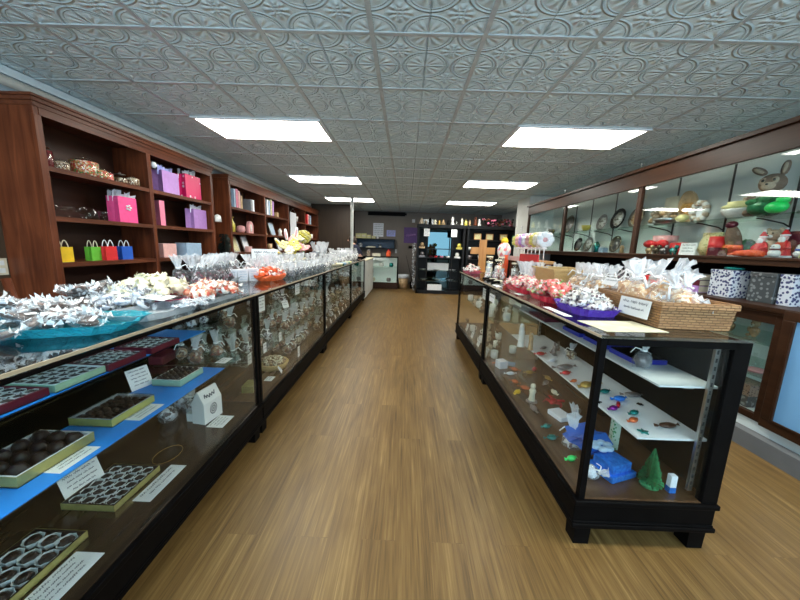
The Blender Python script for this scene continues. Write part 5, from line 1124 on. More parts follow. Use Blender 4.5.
# slim dark Christmas tree in the gap between the bookcases
o = T('artificial_tree', 'slim blackish artificial tree between the two bookcases', 'tree', (-2.56, 4.505, 0)); g = G(); R = random.Random(9)
for k in range(650):
    t = (k + .5) / 650; z = .25 + 1.15 * t; a = k * 2.4; r = .18 * (1 - .7 * t) * R.uniform(.3, 1.2) + .01
    g.add([(0, 0, z), (r * math.cos(a), r * math.sin(a), z - r * .5), (r * .85 * math.cos(a + .35), r * .85 * math.sin(a + .35), z - r * .1)], [(0, 1, 2)])
part('needles', g, 'blackfol', o); part('trunk', G().cyl((0, 0, 0), (0, 0, 1.2), .02, .006), 'black', o); part('base', G().cyl((0, 0, 0), (0, 0, .03), .12), 'black', o)
S('white_bell', G().lathe([(.005, .1), (.04, .08), (.05, 0)], 12), 'porcelain', 'small white bell hanging at the right side of the near bookcase', 'ornament', (-2.555, 4.36, 1.55))
# far bookcase: upright albums, boxes, figurines, leaning frames
w1, w2, w3 = 1.80, 1.435, 1.13
def book(label, loc, th, d, h, mat, rx=0., ry=0., name='book'):
    o = T(name, label, 'book', loc, (rx, ry, 0)); part('cover', G().box(-d / 2, -th / 2, 0, d / 2, -th / 2 + .003, h).box(-d / 2, th / 2 - .003, 0, d / 2, th / 2, h).box(d / 2 - .003, -th / 2 + .003, 0, d / 2, th / 2 - .003, h), mat, o); part('pages', G().box(-d / 2 + .004, -th / 2 + .003, .003, d / 2 - .003, th / 2 - .003, h - .004), 'cream', o); return o
for i, (y, th, h, m, lb) in enumerate(((4.90, .05, .27, 'palblue', 'pale blue album, leftmost on the top shelf of the far bookcase'), (4.965, .06, .28, 'rose', 'rose pink album next to the pale blue one'), (5.035, .05, .26, 'pinkpale', 'faded pink album, third on the top shelf'), (5.10, .05, .20, 'tan', 'short tan album at the end of the pink ones'),
        (5.42, .05, .19, 'grey', 'short grey book standing alone on the top shelf'), (5.49, .06, .19, 'tissue', 'short white book beside the short grey book'),
        (6.05, .06, .28, 'tissue', 'white album in the second bay, top shelf'), (6.13, .05, .27, 'palblue', 'grey-blue album beside the white one in the second bay'), (6.30, .06, .28, 'lav', 'lilac figured album in the second bay'), (6.22, .05, .3, 'calico', 'yellow-green album in the second bay, top shelf'),
        (8.45, .07, .25, 'red', 'red album in the last bay, top shelf'), (8.56, .07, .25, 'pinkpale', 'pink-grey album next to the red album'), (8.66, .06, .24, 'grey', 'grey album, third in the last bay'), (8.76, .06, .24, 'palblue', 'pale blue album, fourth in the last bay'))):
    book(lb, (-2.69, y, w1), th, .20, h, m)
S('gift_box', G().box(-.05, -.05, 0, .05, .05, .10), 'tan', 'small tan box on the top shelf of the second bay', 'box', (-2.68, 6.62, w1)); S('round_tin', G().lathe([(.05, 0), (.055, .1), (.04, .13)], 12), 'bronze', 'bronze tin behind the tan box', 'tin', (-2.72, 6.50, w1))
o = T('hanging_sign', 'tall white card hanging on the front of the far bookcase', 'sign', (-2.555, 7.12, 1.42)); part('board', G().box(0, -.02, 0, .006, .36, .55), 'tissue', o); part('hanger', G().tube([(.003, .0, .55), (.003, .17, .64), (.003, .34, .55)], .004, 4), 'metal', o)
S('white_pot', G().lathe([(.05, 0), (.07, .12), (.06, .12)], 12), 'porcelain', 'white pot on the top shelf right of the hanging white card', 'pot', (-2.66, 7.75, w1))
o = S('bottle', G().lathe([(.04, 0), (.045, .1), (.04, .13), (.015, .17), (.015, .2)], 12), 'yellowc', 'yellow-green bottle on the middle shelf of the far bookcase', 'bottle', (-2.67, 4.93, w2)); part('nozzle', G().tube([(0, 0, .2), (0, 0, .225), (.03, 0, .225)], .006, 5), 'yellowc', o)
S('pink_pot', G().lathe([(.04, 0), (.07, .04), (.06, .1), (.02, .115)], 14), 'potpink', 'small round pink pot on the middle shelf of the far bookcase', 'pot', (-2.67, 5.19, w2))
o = T('picture_plaque', 'arched pink plaque with a pale figure on the middle shelf', 'plaque', (-2.66, 5.47, w2)); part('plaque', G().prism([(.085 * math.cos(PI * k / 12), .12 + .085 * math.sin(PI * k / 12)) for k in range(13)] + [(-.085, 0), (.085, 0)], -.02, .02, plane='yz'), 'potpink', o); part('figure', G().ell((.024, 0, .09), (.008, .035, .07), 10, 8), 'porcelain', o)
def frame(label, loc, w, h, m1, m2, tilt=-.3, rz=LX):
    o = T('framed_picture', label, 'picture frame', loc, (tilt, 0, rz)); b = .018
    part('frame', G().box(-w / 2, 0, 0, -w / 2 + b, .014, h).box(w / 2 - b, 0, 0, w / 2, .014, h).box(-w / 2 + b, 0, 0, w / 2 - b, .014, b).box(-w / 2 + b, 0, h - b, w / 2 - b, .014, h), m1, o); part('picture', G().box(-w / 2 + b, .003, b, w / 2 - b, .010, h - b), m2, o); return o
frame('pale frame leaning left on the low shelf of the far bookcase, first bay', (-2.64, 5.0, w3), .18, .26, 'metal', 'calico')
frame('white-lit frame leaning beside it on the low shelf, first bay', (-2.64, 5.33, w3), .2, .28, 'metal', 'tissue')
S('photo_block', G().box(-.03, -.06, 0, .03, .06, .09), 'pinkpale', 'small photo block in front of the leaning frames', 'ornament', (-2.60, 5.27, w3))
frame('slim frame leaning on the middle shelf of the second bay', (-2.66, 6.10, w2), .14, .22, 'tan', 'pinkpale'); frame('larger silver frame on the middle shelf of the second bay', (-2.64, 6.42, w2), .22, .26, 'metal', 'palblue')
S('figurine', G().lathe([(.05, 0), (.03, .06), (.045, .1), (.01, .15)], 10), 'porcelain', 'small white figurine beside the silver frame', 'figurine', (-2.62, 6.68, w2))
S('candle', G().cyl((0, 0, 0), (0, 0, .14), .045), 'tan', 'tan candle on the low shelf of the second bay', 'candle', (-2.64, 6.2, w3)); frame('dark photo frame leaning on the low shelf of the second bay', (-2.63, 6.72, w3), .2, .28, 'grey', 'tissue')
for i, (y, z, m, lb) in enumerate(((8.35, w2, 'porcelain', 'white cup on the middle shelf of the last bay'), (8.6, w2, 'tissue', 'white tissue roll on the middle shelf of the last bay'), (8.95, w2, 'porcelain', 'white mug at the right of the last bay'), (8.55, w3, 'grey', 'grey pot on the low shelf of the last bay'), (7.5, w2, 'tan', 'tan figure on the middle shelf of the third bay'))):
    S('pot', G().lathe([(.05, 0), (.06, .03), (.055, .12), (.045, .12)], 12), m, lb, 'pot', (-2.65, y, z))
# ------------------------------------------------------------------ inside the right wall cabinets
gz, bz = 1.634, 1.31
def plate(label, y, z, r, m='platepat', x=2.98, tilt=.22, rim='bronze'):
    r *= 1.18
    o = T('plate', label, 'plate', (x, y, z), (0, -PI / 2 + tilt, 0)); part('rim', G().lathe([(r * .72, .006), (r, .016), (r, .021), (r * .7, .012)], 28, (r, 0, 0), caps=(False, False)), rim, o); part('well', G().lathe([(r * .02, .002), (r * .72, .004), (r * .72, .009), (r * .02, .007)], 28, (r, 0, 0)), m, o)
    return o
# the lathe axis becomes horizontal: plates stand on their rims, facing the aisle
plate('round bronze rimmed plate, right one on the glass shelf of the middle bay', 4.30, gz + .004, .115, 'sw_cara', rim='bronze')
plate('round silver ringed plate in the centre of the glass shelf, middle bay', 4.67, gz + .004, .125, 'platepat', rim='black')
plate('round pewter plate, left one on the glass shelf of the middle bay', 5.03, gz + .004, .105, 'platepat', rim='foilgrey')
plate('small plate standing on the cabinet ledge, middle bay, left', 5.32, bz + .004, .10, 'platepat', rim='bronze')
plate('grey plate standing on the cabinet ledge, middle bay, centre', 4.64, bz + .004, .10, 'foilgrey', rim='bronze')
plate('large dark carved plate on the glass shelf of the far bay', 6.05, gz + .004, .14, 'foilgrey', rim='bronze')
plate('dark plate standing on the ledge of the far bay', 5.62, bz + .004, .10, 'foilgrey', rim='black')
for (y, z, lb) in ((5.36 - .04, gz, 'yellow flowered cup and saucer on the glass shelf of the middle bay'), (6.55, gz, 'olive ceramic cup on the glass shelf of the far bay')):
    o = T('cup', lb, 'cup', (2.92, y, z)); part('bowl', G().lathe([(.03, 0), (.06, .05), (.07, .1), (.064, .1), (.05, .04)], 14), 'yellowc' if y < 6 else 'bronze', o); part('saucer', G().lathe([(.04, 0), (.09, .012), (.085, .015)], 16), 'platepat', o); part('handle', G().tube([(0, -.06, .085), (0, -.1, .07), (0, -.06, .035)], .006, 5), 'yellowc', o)
S('figurine', G().lathe([(.04, 0), (.03, .05), (.045, .1), (.012, .16)], 10), 'foilteal', 'small blue-green figurine on the ledge between the plates', 'figurine', (2.92, 4.95, bz)); S('figurine', G().lathe([(.03, 0), (.02, .05), (.03, .07), (.012, .1)], 10), 'tan', 'small tan figurine on the ledge right of the grey plate', 'figurine', (2.92, 4.38, bz)); S('gift_box', G().box(-.04, -.05, 0, .04, .05, .07), 'palblue', 'small blue box on the ledge right of the small plate', 'box', (2.93, 4.80, bz)); S('tin', G().lathe([(.05, 0), (.05, .12), (.03, .15)], 12), 'white', 'white tin on the glass shelf at the left of the far bay', 'tin', (2.95, 6.75, gz))
# near bay, upper glass shelf
o = T('fabric_arrangement', 'beige dried-flower arrangement with a tall card at the left of the near bay', 'arrangement', (2.90, 3.72, gz)); R = random.Random(5); g = G()
for k in range(26): g.ell((R.uniform(-.06, .06), R.uniform(-.12, .12), .05 + R.uniform(0, .12)), (.035, .04, .03), 7, 5, k % 2, .2, k)
part('flowers', g, ['plushl', 'tan'], o); part('card', G().box(.06, -.08, .02, .07, .10, .31), 'cream', o); part('tray', G().lathe([(.09, 0), (.12, .04), (.1, .045)], 14, sx=.8), 'metal', o)
o = T('oval_plaque', 'tall tilted oval plaque with amber flowers on the upper glass shelf', 'plaque', (2.98, 3.50, gz), (0, -.12, 0)); part('board', G().loops([[(x, .115 * math.cos(2 * PI * k / 24), .17 + .17 * math.sin(2 * PI * k / 24)) for k in range(24)] for x in (-.012, .012)], 0, False), 'tan', o)
g = G()
for k in range(12): g.ell((-.02, R.uniform(-.06, .06), .08 + R.uniform(0, .12)), (.015, .03, .025), 7, 5, 0, .2, k)
part('flowers', g, plain('amber', (.5, .25, .05), .6), o)
o = T('wreath', 'small cream shell wreath on the upper glass shelf', 'wreath', (2.88, 3.27, gz)); g = G()
for k in range(16): a = 2 * PI * k / 16; g.ell((0, .075 * math.cos(a), .10 + .085 * math.sin(a)), (.03, .032, .03), 7, 5, k % 2, .15, k)
part('shells', g, ['porcelain', 'plushl'], o); part('centre', G().box(.012, -.05, .04, .016, .05, .16), 'tissue', o)
S('silver_dish', G().lathe([(.08, 0), (.13, .05), (.12, .055), (.07, .01)], 16), 'metal', 'low silver dish before the oval plaque', 'dish', (2.80, 3.55, gz)); S('yellow_flower', G().ell((0, 0, .04), (.04, .06, .04), 8, 6, 0, .25), 'yellowbox', 'pale yellow blossom lying before the wreath', 'flower', (2.80, 3.36, gz))
o = T('shell_bowl', 'white shell bowl with yellow lace on the upper glass shelf', 'bowl', (2.86, 2.85, gz), (0, 0, 0), None, .85); part('bowl', G().lathe([(.09, 0), (.14, .06), (.15, .09), (.13, .09), (.08, .01)], 20, wave=.04), 'porcelain', o); part('lace', G().lathe([(.12, .09), (.15, .11), (.10, .14), (.11, .16)], 16, wave=.08), 'yellowbox', o); part('card', G().box(.04, -.12, .08, .05, .08, .20), 'plushl', o, rot=(0.2, 0, 0))
def plush_bunny(label, loc, h, rz):
    o = T('plush_bunny', label, 'plush toy', loc, (0, 0, rz)); k = h
    part('body', G().ell((0, 0, .2 * k), (.19 * k, .15 * k, .22 * k), 14, 10).ell((0, -.01 * k, .54 * k), (.165 * k, .14 * k, .15 * k), 14, 10).ell((-.21 * k, -.04 * k, .25 * k), (.07 * k, .07 * k, .16 * k), 10, 8).ell((.21 * k, -.04 * k, .25 * k), (.07 * k, .07 * k, .16 * k), 10, 8).ell((-.12 * k, -.2 * k, .07 * k), (.08 * k, .14 * k, .07 * k), 10, 8).ell((.12 * k, -.2 * k, .07 * k), (.08 * k, .14 * k, .07 * k), 10, 8), 'plush', o)
    e = part('ear', G().ell((0, 0, 0), (.055 * k, .03 * k, .12 * k), 10, 8), 'plush', o, loc=(-.19 * k, 0, .76 * k), rot=(0, -1.0, 0)); part('inner_ear', G().ell((0, -.02 * k, 0), (.032 * k, .02 * k, .085 * k), 8, 7), 'plushl', e)
    e = part('ear', G().ell((0, 0, 0), (.055 * k, .03 * k, .12 * k), 10, 8), 'plush', o, loc=(.11 * k, 0, .76 * k), rot=(0, .12, 0)); part('inner_ear', G().ell((0, -.02 * k, 0), (.032 * k, .02 * k, .085 * k), 8, 7), 'plushl', e)
    part('face', G().ell((0, -.12 * k, .49 * k), (.09 * k, .05 * k, .07 * k), 10, 8).ell((-.07 * k, -.125 * k, .57 * k), (.05 * k, .02 * k, .055 * k), 8, 7).ell((.07 * k, -.125 * k, .57 * k), (.05 * k, .02 * k, .055 * k), 8, 7), 'plushl', o)
    part('eyes', G().ell((-.065 * k, -.145 * k, .575 * k), (.02 * k, .012 * k, .025 * k), 8, 6).ell((.065 * k, -.145 * k, .575 * k), (.02 * k, .012 * k, .025 * k), 8, 6).ell((0, -.17 * k, .51 * k), (.02 * k, .014 * k, .015 * k), 8, 6), 'eye', o)
plush_bunny('big brown plush bunny with one drooping ear on the upper glass shelf', (2.96, 2.74, gz), .50, -PI / 2 + .35)
o = T('gift_basket', 'deep green cellophane wrapped basket before the plush bunny', 'basket', (2.76, 2.585, gz), (0, 0, 0), None, .9); part('basket', G().ell((0, 0, .075), (.08, .12, .08), 14, 9, 0, .1, 3), 'dgreen', o); part('bow', G().ell((-.06, .04, .11), (.03, .05, .03), 8, 6, 0, .2).ell((-.05, -.05, .12), (.03, .05, .03), 8, 6, 0, .2), 'foliage', o)
o = T('toy_duck', 'shiny bright green toy with a yellow beak on the upper glass shelf', 'toy', (2.70, 2.44, gz), (0, 0, 0), None, .8); part('body', G().ell((0, 0, .05), (.06, .09, .055), 12, 9).ell((0, -.04, .11), (.045, .05, .04), 10, 8), 'ggreen', o); part('beak', G().ell((-.03, -.06, .15), (.03, .035, .025), 8, 6), 'yellowbox', o)
o = T('flower_box', 'yellow and green flowered box at the right end of the upper glass shelf', 'box', (2.78, 2.25, gz)); part('box', G().box(-.05, -.07, 0, .05, .07, .09), 'calico', o, .003)
S('grey_hat', G().lathe([(.16, 0), (.15, .02), (.09, .03), (.08, .1), (.03, .12)], 16), 'grey', 'grey hat-like ornament behind the green toy', 'ornament', (2.96, 2.33, gz))
# near bay, ledge
o = T('pot_basket', 'pink flowered pot with a red bow on the ledge of the near bay', 'flower pot', (2.86, 3.60, bz)); part('pot', G().lathe([(.08, 0), (.11, .14), (.115, .2), (.10, .2)], 16, wave=.03), 'potpink', o); part('bow', G().ell((-.10, -.09, .11), (.03, .08, .045), 8, 6, 0, .15).ell((-.10, .09, .11), (.03, .08, .045), 8, 6, 0, .15).ell((-.115, 0, .11), (.03, .03, .03), 8, 6), 'red', o)
S('red_bow_box', G().box(-.03, -.08, 0, .03, .08, .12), 'red', 'red box with white dots right of the pink pot', 'box', (2.77, 3.30, bz), bevel=.004)
for i, (y, m, lb) in enumerate(((3.60, 'tan', 'tan animal figurine leftmost on the near ledge'), (3.50, 'bronze', 'bronze animal figurine before the pink pot'), (3.40, 'foilgrey', 'grey toy train piece before the red bow'), (3.28, 'foilteal', 'teal figurine on the near ledge'))):
    S('animal_figurine', G().ell((0, 0, .04), (.03, .045, .03), 8, 6).ell((0, -.04, .075), (.022, .022, .022), 8, 6).cyl((0, .02, 0), (0, .02, .03), .012).cyl((0, -.025, 0), (0, -.025, .03), .012), m, lb, 'figurine', (2.70, y, bz))
S('calico_bag', G().ell((0, 0, .09), (.06, .10, .10), 12, 8, 0, .08), 'calico', 'yellow calico pouch behind the white card on the near ledge', 'pouch', (2.88, 3.10, bz)); S('calico_box', G().box(-.03, -.10, 0, .03, .10, .22), 'calico', 'yellow calico covered box at the back of the near ledge', 'box', (2.98, 3.16, bz), bevel=.003)
card('white handwritten sign standing on the front edge of the near ledge', (2.61, 3.02, bz), .17, .11, (-.12, 0, RX), 3)
o = T('candle', 'large red candle standing on the near ledge', 'candle', (2.80, 2.93, bz)); part('wax', G().cyl((0, 0, 0), (0, 0, .17), .065, n=20), 'red', o); part('wick', G().cyl((0, 0, .17), (0, 0, .182), .004, n=5), 'eye', o)
S('ring_box', G().box(-.04, -.05, 0, .04, .05, .07), 'maroon', 'small red and white box at the foot of the red candle', 'box', (2.70, 2.82, bz), bevel=.003)
def bearded(label, loc, h, coat='red', rz=-PI / 2):
    o = T('bearded_figure', label, 'figure', loc, (0, 0, rz)); k = h
    part('coat', G().lathe([(.24 * k, 0), (.22 * k, .1 * k), (.16 * k, .5 * k), (.06 * k, .62 * k)], 14).tube([(-.12 * k, 0, .52 * k), (-.24 * k, -.08 * k, .36 * k), (-.14 * k, -.18 * k, .32 * k)], [.06 * k, .055 * k, .045 * k], 8).tube([(.12 * k, 0, .52 * k), (.24 * k, -.08 * k, .36 * k), (.14 * k, -.18 * k, .32 * k)], [.06 * k, .055 * k, .045 * k], 8), coat, o)
    part('head', G().ell((0, -.02 * k, .70 * k), (.11 * k, .11 * k, .12 * k), 12, 8), 'pinkpale', o); part('beard', G().ell((0, -.10 * k, .62 * k), (.11 * k, .06 * k, .12 * k), 10, 7).lathe([(.25 * k, 0), (.26 * k, .05 * k), (.22 * k, .08 * k)], 14), 'white', o)
    part('hat', G().lathe([(.12 * k, .77 * k), (.10 * k, .84 * k), (.03 * k, .98 * k)], 12), coat, o); part('pompom', G().ell((.02 * k, 0, 1.0 * k), (.04 * k,) * 3, 8, 6).lathe([(.125 * k, .75 * k), (.13 * k, .79 * k), (.11 * k, .80 * k)], 12), 'white', o); return o
o = T('stuffed_figure', 'grey-brown stuffed figure in a red hat and red trousers leaning on the near ledge', 'stuffed figure', (2.86, 2.82, bz), (.3, 0, -PI / 2), None, .75); part('body', G().ell((0, 0, .2), (.075, .07, .17), 12, 9), 'plush', o); part('trousers', G().ell((0, -.01, .09), (.085, .09, .085), 12, 8), 'red', o); part('cuff', G().lathe([(.07, 0), (.09, .02), (.07, .04)], 12, (0, -.01, 0)), 'white', o); part('hat', G().ell((0, 0, .37), (.055, .055, .04), 10, 7), 'maroon', o)
bearded('small white-bearded figure in a red coat at the front of the near ledge', (2.76, 2.54, bz), .20); bearded('taller white-bearded figure in red behind the small one on the near ledge', (2.88, 2.50, bz), .22, 'red')
bear('pale plush bear with a red scarf behind the bearded figures', (2.93, 2.62, bz), .26, 'plushl', 'white', -1.4)
S('green_ornament', G().ell((0, 0, .07), (.05, .07, .08), 10, 8, 0, .1), 'dgreen', 'green round ornament between the stuffed figure and the bearded one', 'ornament', (2.90, 2.78, bz))
o = T('felt_carrot', 'orange-red felt carrot shape lying along the near ledge', 'soft toy', (2.68, 2.56, bz), (0, 0, .1), None, .65); part('body', G().tube([(0, -.17, .035), (0, -.05, .045), (0, .1, .04), (0, .2, .02)], [.03, .045, .035, .008], 10), 'orangep', o); part('bow', G().ell((-.02, .10, .11), (.02, .05, .03), 8, 6, 0, .2).ell((-.02, .17, .11), (.02, .04, .03), 8, 6, 0, .2), 'orangep', o)
for i, (y, x, lb) in enumerate(((2.40, 2.71, 'white snowman figure lying at the right end of the near ledge'), (2.30, 2.78, 'white snowman with a blue scarf at the edge of the photo'))):
    o = T('snowman', lb, 'figure', (x, y, bz), (0, 0, 0), None, .62); part('body', G().ell((0, 0, .05), (.05, .06, .05), 12, 8).ell((0, 0, .12), (.038, .045, .04), 12, 8), 'white', o); part('eyes', G().ell((-.036, -.015, .13), (.005,) * 3, 6, 5).ell((-.036, .015, .13), (.005,) * 3, 6, 5), 'eye', o); part('scarf', G().lathe([(.04, .085), (.045, .095), (.04, .105)], 12, sy=1.15), 'maroon' if i == 0 else 'bluebag', o)
gift_bag('dark red gift bag at the back of the near ledge', (2.95, 2.48, bz), .15, .07, .20, 'maroon', RX)
S('calico_book', G().box(-.02, -.05, 0, .02, .05, .14), 'yellowbox', 'yellow book standing at the right edge of the photo on the near ledge', 'book', (2.72, 2.19, bz), (0, .2, 0))
# open shelf between cabinet and base: fabric covered boxes
hz = .9855
for (x, y, w, m, lb) in ((2.63, 2.60, .18, 'leopard', 'white fabric box with dark spots on the open shelf, left of the dark one'), (2.66, 2.325, .17, 'leopardd', 'dark spotted fabric box on the open shelf'), (2.67, 2.185, .08, 'leopard', 'narrow white spotted box next to the dark spotted box')):
    o = T('fabric_box', lb, 'box', (x, y, hz)); part('box', G().box(-.07, -w / 2, 0, .07, w / 2, .185), m, o, .004); part('lid', G().box(-.075, -w / 2 - .004, .185, .075, w / 2 + .004, .215), m, o, .004)
S('teal_scarf', G().ell((0, 0, .015), (.05, .07, .015), 10, 6, 0, .1), 'foilteal', 'teal cloth lying on the white spotted box', 'cloth', (2.63, 2.58, hz + .2155)); 
for i, (y, z, m, lb) in enumerate(((2.92, 0, 'lav', 'lavender book at the bottom of the short stack on the open shelf'), (2.92, .06, 'maroon', 'maroon book in the middle of the short stack'), (2.92, .11, 'grey', 'grey book on top of the short stack'))):
    o = T('book', lb, 'book', (2.66, y, hz + z)); h = .06 if i == 0 else .05; part('cover', G().box(-.08, -.12, 0, .08, .12, .004).box(-.08, -.12, h - .004, .08, .12, h - .0005).box(-.08, -.12, .004, -.076, .12, h - .004), m, o); part('pages', G().box(-.076, -.116, .004, .078, .116, h - .004), 'cream', o)
S('cream_box', G().box(-.04, -.05, 0, .04, .05, .09), 'cream', 'cream box behind the book stack on the open shelf', 'box', (2.88, 2.76, hz)); 
for i in range(9): put_bag('sweet_bag', 'white-topped bag in the row on the open shelf under the wall cabinet', 'bag', B_dark[i % 4], (2.62, 3.55 + .13 * i, hz), (0, 0, i), 'bags on the open wall shelf', .9)
S('red_packet', G().box(-.05, -.1, 0, .05, .1, .1), 'red', 'red packet on the open shelf behind the splint baskets', 'packet', (2.64, 3.35, hz), bevel=.01)
for i in range(10): S('ornament', G().ell((0, 0, .03), (.03, .035, .03), 8, 6, 0, .2, i), ('porcelain', 'tan', 'foilgrey')[i % 3], ('small white ornament', 'small tan ornament', 'small grey ornament')[i % 3] + ' at the back of the open shelf by the spotted boxes', 'ornament', (2.86 + .06 * (i % 2), 2.16 + .075 * i * .8, hz), group=('white', 'tan', 'grey')[i % 3] + ' ornaments on the open shelf')
# inside the base cabinet
for i, (y, h, lb) in enumerate(((2.42, .15, 'tan bear figurine in the base cabinet, right of the pair'), (2.60, .14, 'tan bear figurine in the base cabinet, left of the pair'))): bear(lb, (2.72, y, .7005), h, 'tan', 'cream', -1.5)
S('yellow_toy', G().ell((0, 0, .04), (.04, .05, .04), 10, 7), 'yellowc', 'yellow rounded toy on the top glass shelf of the base cabinet', 'toy', (2.72, 2.78, .7005))
for i, (y, z, m, lb) in enumerate(((2.36, .4605, 'jarglass', 'clear bottle on the middle glass shelf of the base cabinet'), (2.46, .4605, 'foilgrey', 'grey perfume bottle on the middle glass shelf'))):
    S('bottle', G().lathe([(.03, 0), (.035, .02), (.03, .08), (.01, .1), (.012, .13)], 12), m, lb, 'bottle', (2.70, y, z))
S('pink_dish', G().lathe([(.05, 0), (.07, .02), (.065, .022)], 12), 'potpink', 'small pink dish on the middle glass shelf of the base cabinet', 'dish', (2.66, 2.30, .4605))
for i, (y, z, lb) in enumerate(((2.38, .36, 'brown spotted box in the base cabinet, top of the pile'), (2.38, .23, 'brown spotted box in the base cabinet, bottom of the pile'))): S('spotted_box', G().box(-.08, -.14, 0, .08, .14, .085), spots('brown_spots', (.30, .2, .15), (.05, .03, .03), 60., .3) if i == 0 else 'leopardd', lb, 'box', (2.66, y, .201 if i else .2865))
# ------------------------------------------------------------------ black shelving contents, top ornaments, the person
zt = 1.9205
names = ['cream angel', 'bronze urn', 'dark bottle', 'pale vase', 'small gold cup', 'tan jug', 'dark candlestick', 'pale shell', 'glass goblet', 'cream pitcher', 'yellow flower pot', 'tan figurine', 'brown bowl', 'pale statuette']
R = random.Random(12)
for i, nm in enumerate(names):
    h = .12 + .12 * R.random(); r = .04 + .03 * R.random()
    S('ornament', G().lathe([(r * .7, 0), (r, h * .15), (r * R.uniform(.3, 1.), h * .45), (r * R.uniform(.5, 1.), h * .7), (r * .35, h * .9), (r * .45, h)], 12), ('plushl', 'bronze', 'black', 'cream', 'foilgold', 'tan', 'black', 'porcelain', 'jarglass', 'cream', 'yellowc', 'tan', 'cherry', 'porcelain')[i], nm + ' among the ornaments on top of the black shelving', 'ornament', (.42 + .125 * i, 9.06 + .08 * (i % 3), zt))
o = T('flower_garland', 'trailing dark garland of red flowers along the right top of the black shelving', 'garland', (2.15, 9.1, zt)); g = G()
for k in range(70): g.ell((R.uniform(0, .82), R.uniform(-.1, .12), .03 + R.uniform(0, .18)), (.04, .04, .03), 6, 5, k % 4, .2, k)
part('flowers', g, ['maroon', 'blackfol', 'rose', 'cherry'], o)
card('pale price board standing on top of the black shelving at the left', (.62, 9.2, zt), .28, .15, (0, 0, 0), 2)
for i, (x, z, m, lb) in enumerate(((.46, 1.27, 'tan', 'small tan bear box on the left of the upper black shelf'), (1.50, 1.27, 'yellowc', 'yellow figure on the right of the upper black shelf'), (.47, 1.02, 'foilgrey', 'silver tin on the left of the middle black shelf'), (1.46, 1.02, 'porcelain', 'white cup on the right of the middle black shelf'))):
    S('trinket', G().box(-.08, -.05, 0, .08, .05, .05).ell((0, 0, .10), (.06, .045, .06), 10, 8), m, lb, 'ornament', (x, 9.02, z))
S('gift_box', G().box(-.11, -.05, 0, .11, .05, .08), 'yellowc', 'pale olive box at the left of the middle black shelf', 'box', (.50, 8.985, 1.0205)) if False else None
for i, (x, m, lb) in enumerate(((.72, 'maroon', 'maroon dish in front of the mirror'), (.86, 'red', 'red dish in front of the mirror'), (1.02, 'rose', 'rose dish in front of the mirror'), (1.2, 'porcelain', 'white teacup in front of the mirror'))):
    S('dish', G().lathe([(.04, 0), (.06, .04), (.055, .045)], 12), m, lb, 'dish', (x, 9.0, 1.0205))
for i, (x, z) in enumerate(((.5, .6605), (.9, .6605), (1.35, .6605), (.55, .3805), (.95, .3805), (1.3, .3805))): S('silver_dish', G().lathe([(.05, 0), (.10, .03), (.095, .034)], 14), 'metal', 'silver dish on the %s glass shelf of the mirror unit, %s' % (('upper', 'lower')[i // 3], ('left', 'centre', 'right')[i % 3]), 'dish', (x, 9.05, z))
S('white_reflection', G().box(-.2, -.06, 0, .2, .06, .16), 'white', 'white block standing in for a reflection low in the mirror unit', 'box', (.86, 9.0, .1005)); S('white_reflection', G().box(-.3, -.05, 0, .3, .05, .2), 'white', 'large white block standing in for a reflection in the mirror unit', 'box', (.95, 9.18, .6605))  # white blocks added in place of shop-front reflections in the glass
for i, x in enumerate((2.0, 2.33, 2.72)): frame(('left', 'middle', 'right')[i] + ' small pale framed card hung high in the right black shelving', (x, 9.02, 1.5505), .2, .17, 'crosswood', 'calico', -.08, 0)
for i in range(5): S('cup', G().lathe([(.035, 0), (.05, .08), (.045, .08)], 12), ('porcelain', 'palblue')[i % 2], ('white', 'pale blue')[i % 2] + ' cup in the row on the right black shelving, ' + ('first', 'second', 'third', 'fourth', 'fifth')[i], 'cup', (1.78 + .13 * i, 9.0, 1.2605))
for i in range(3): S('pot', G().lathe([(.05, 0), (.08, .1), (.07, .11)], 12), ('foilgrey', 'porcelain', 'tan')[i], ('pewter', 'white', 'tan')[i] + ' pot on the lower shelf of the right black shelving', 'pot', (1.8 + .3 * i, 9.0, 1.0005))
S('green_box', G().box(-.09, -.05, 0, .09, .05, .2), 'dgreen', 'dark green box fixed on the white pier above the lollipops', 'box', (2.545, 7.45, 1.42)) 
# person bending over behind the left counters
def skinned(name, pts, edges, rad, mat, parent, root=0):
    me = bpy.data.meshes.new(name); me.from_pydata(pts, edges, []); me.materials.append(M[mat]); o = inst(name, me, parent)
    sk = o.modifiers.new('skin', 'SKIN'); sk.use_smooth_shade = True
    for i, r in enumerate(rad): me.skin_vertices[0].data[i].radius = (r, r); me.skin_vertices[0].data[i].use_root = (i == root)
    o.modifiers.new('sub', 'SUBSURF').levels = 1; o.modifiers['sub'].render_levels = 2; return o
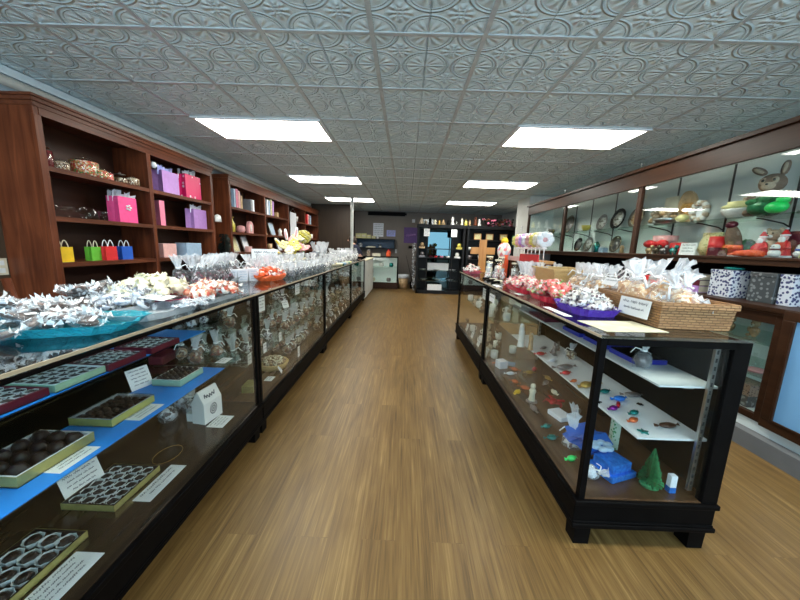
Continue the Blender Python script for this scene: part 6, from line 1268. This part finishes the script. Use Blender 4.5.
# joints (facing -x): pelvis, waist, chest, neck, head ...
J = [(0, 0, .93), (-.05, 0, 1.06), (-.12, 0, 1.24), (-.17, 0, 1.33), (-.20, 0, 1.375), (-.22, 0, 1.43),
     (-.15, -.18, 1.25), (-.26, -.22, 1.02), (-.46, -.16, .98), (-.15, .18, 1.25), (-.26, .22, 1.02), (-.46, .16, .98),
     (.01, -.09, .88), (.0, -.10, .48), (.03, -.10, .09), (-.11, -.11, .035), (.01, .09, .88), (.0, .10, .48), (.03, .10, .09), (-.11, .11, .035)]
E_ = [(0, 1), (1, 2), (2, 3), (3, 4), (4, 5), (2, 6), (6, 7), (7, 8), (2, 9), (9, 10), (10, 11), (0, 12), (12, 13), (13, 14), (14, 15), (0, 16), (16, 17), (17, 18), (18, 19)]
rd = [.13, .125, .13, .055, .075, .085, .06, .045, .034, .06, .045, .034, .085, .058, .042, .04, .085, .058, .042, .04]
P = T('person', 'person in a navy top bending forward behind the far end of the left counters', 'person', (-1.27, 8.85, 0), (0, 0, .1))
body = skinned('body', J, E_, rd, 'skin', P)
skinned('navy_top', [J[0], J[1], J[2], (-.15, 0, 1.29), J[6], J[7], J[8], J[9], J[10], J[11]], [(0, 1), (1, 2), (2, 3), (2, 4), (4, 5), (5, 6), (2, 7), (7, 8), (8, 9)], [.15, .14, .148, .09, .075, .058, .05, .075, .058, .05], 'navy', P)
skinned('trousers', [J[0], J[12], J[13], (.025, -.10, .12), J[16], J[17], (.025, .10, .12)], [(0, 1), (1, 2), (2, 3), (0, 4), (4, 5), (5, 6)], [.145, .10, .075, .06, .10, .075, .06], 'black', P)
part('hair', G().ell((-.205, 0, 1.465), (.105, .098, .085), 14, 10, 0, .04, 2).ell((-.14, 0, 1.42), (.07, .085, .09), 12, 8), 'hair', P)
part('face', G().ell((-.315, 0, 1.415), (.02, .014, .025), 8, 6).ell((-.235, -.098, 1.42), (.02, .012, .03), 8, 6).ell((-.235, .098, 1.42), (.02, .012, .03), 8, 6), 'skin', P)
part('eyes', G().ell((-.30, -.033, 1.44), (.01, .014, .009), 8, 6).ell((-.30, .033, 1.44), (.01, .014, .009), 8, 6), 'eye', P)
g = G()
for s in (-1, 1):
    w = Vector((-.47, s * .16, .975)); g.ell((-.50, s * .155, .975), (.045, .038, .018), 10, 7)
    for q, (dy, l) in enumerate(((-.03, .06), (-.01, .072), (.01, .068), (.028, .052))): g.tube([(-.53, s * .155 + dy, .98), (-.53 - l * .5, s * .155 + dy * 1.2, .982), (-.53 - l, s * .155 + dy * 1.25, .965)], [.009, .0085, .007], 6)
    g.tube([(-.48, s * .155 - s * .03, .975), (-.51, s * .155 - s * .06, .975), (-.54, s * .155 - s * .062, .968)], [.011, .009, .008], 6)
part('hands', g, 'skin', P)
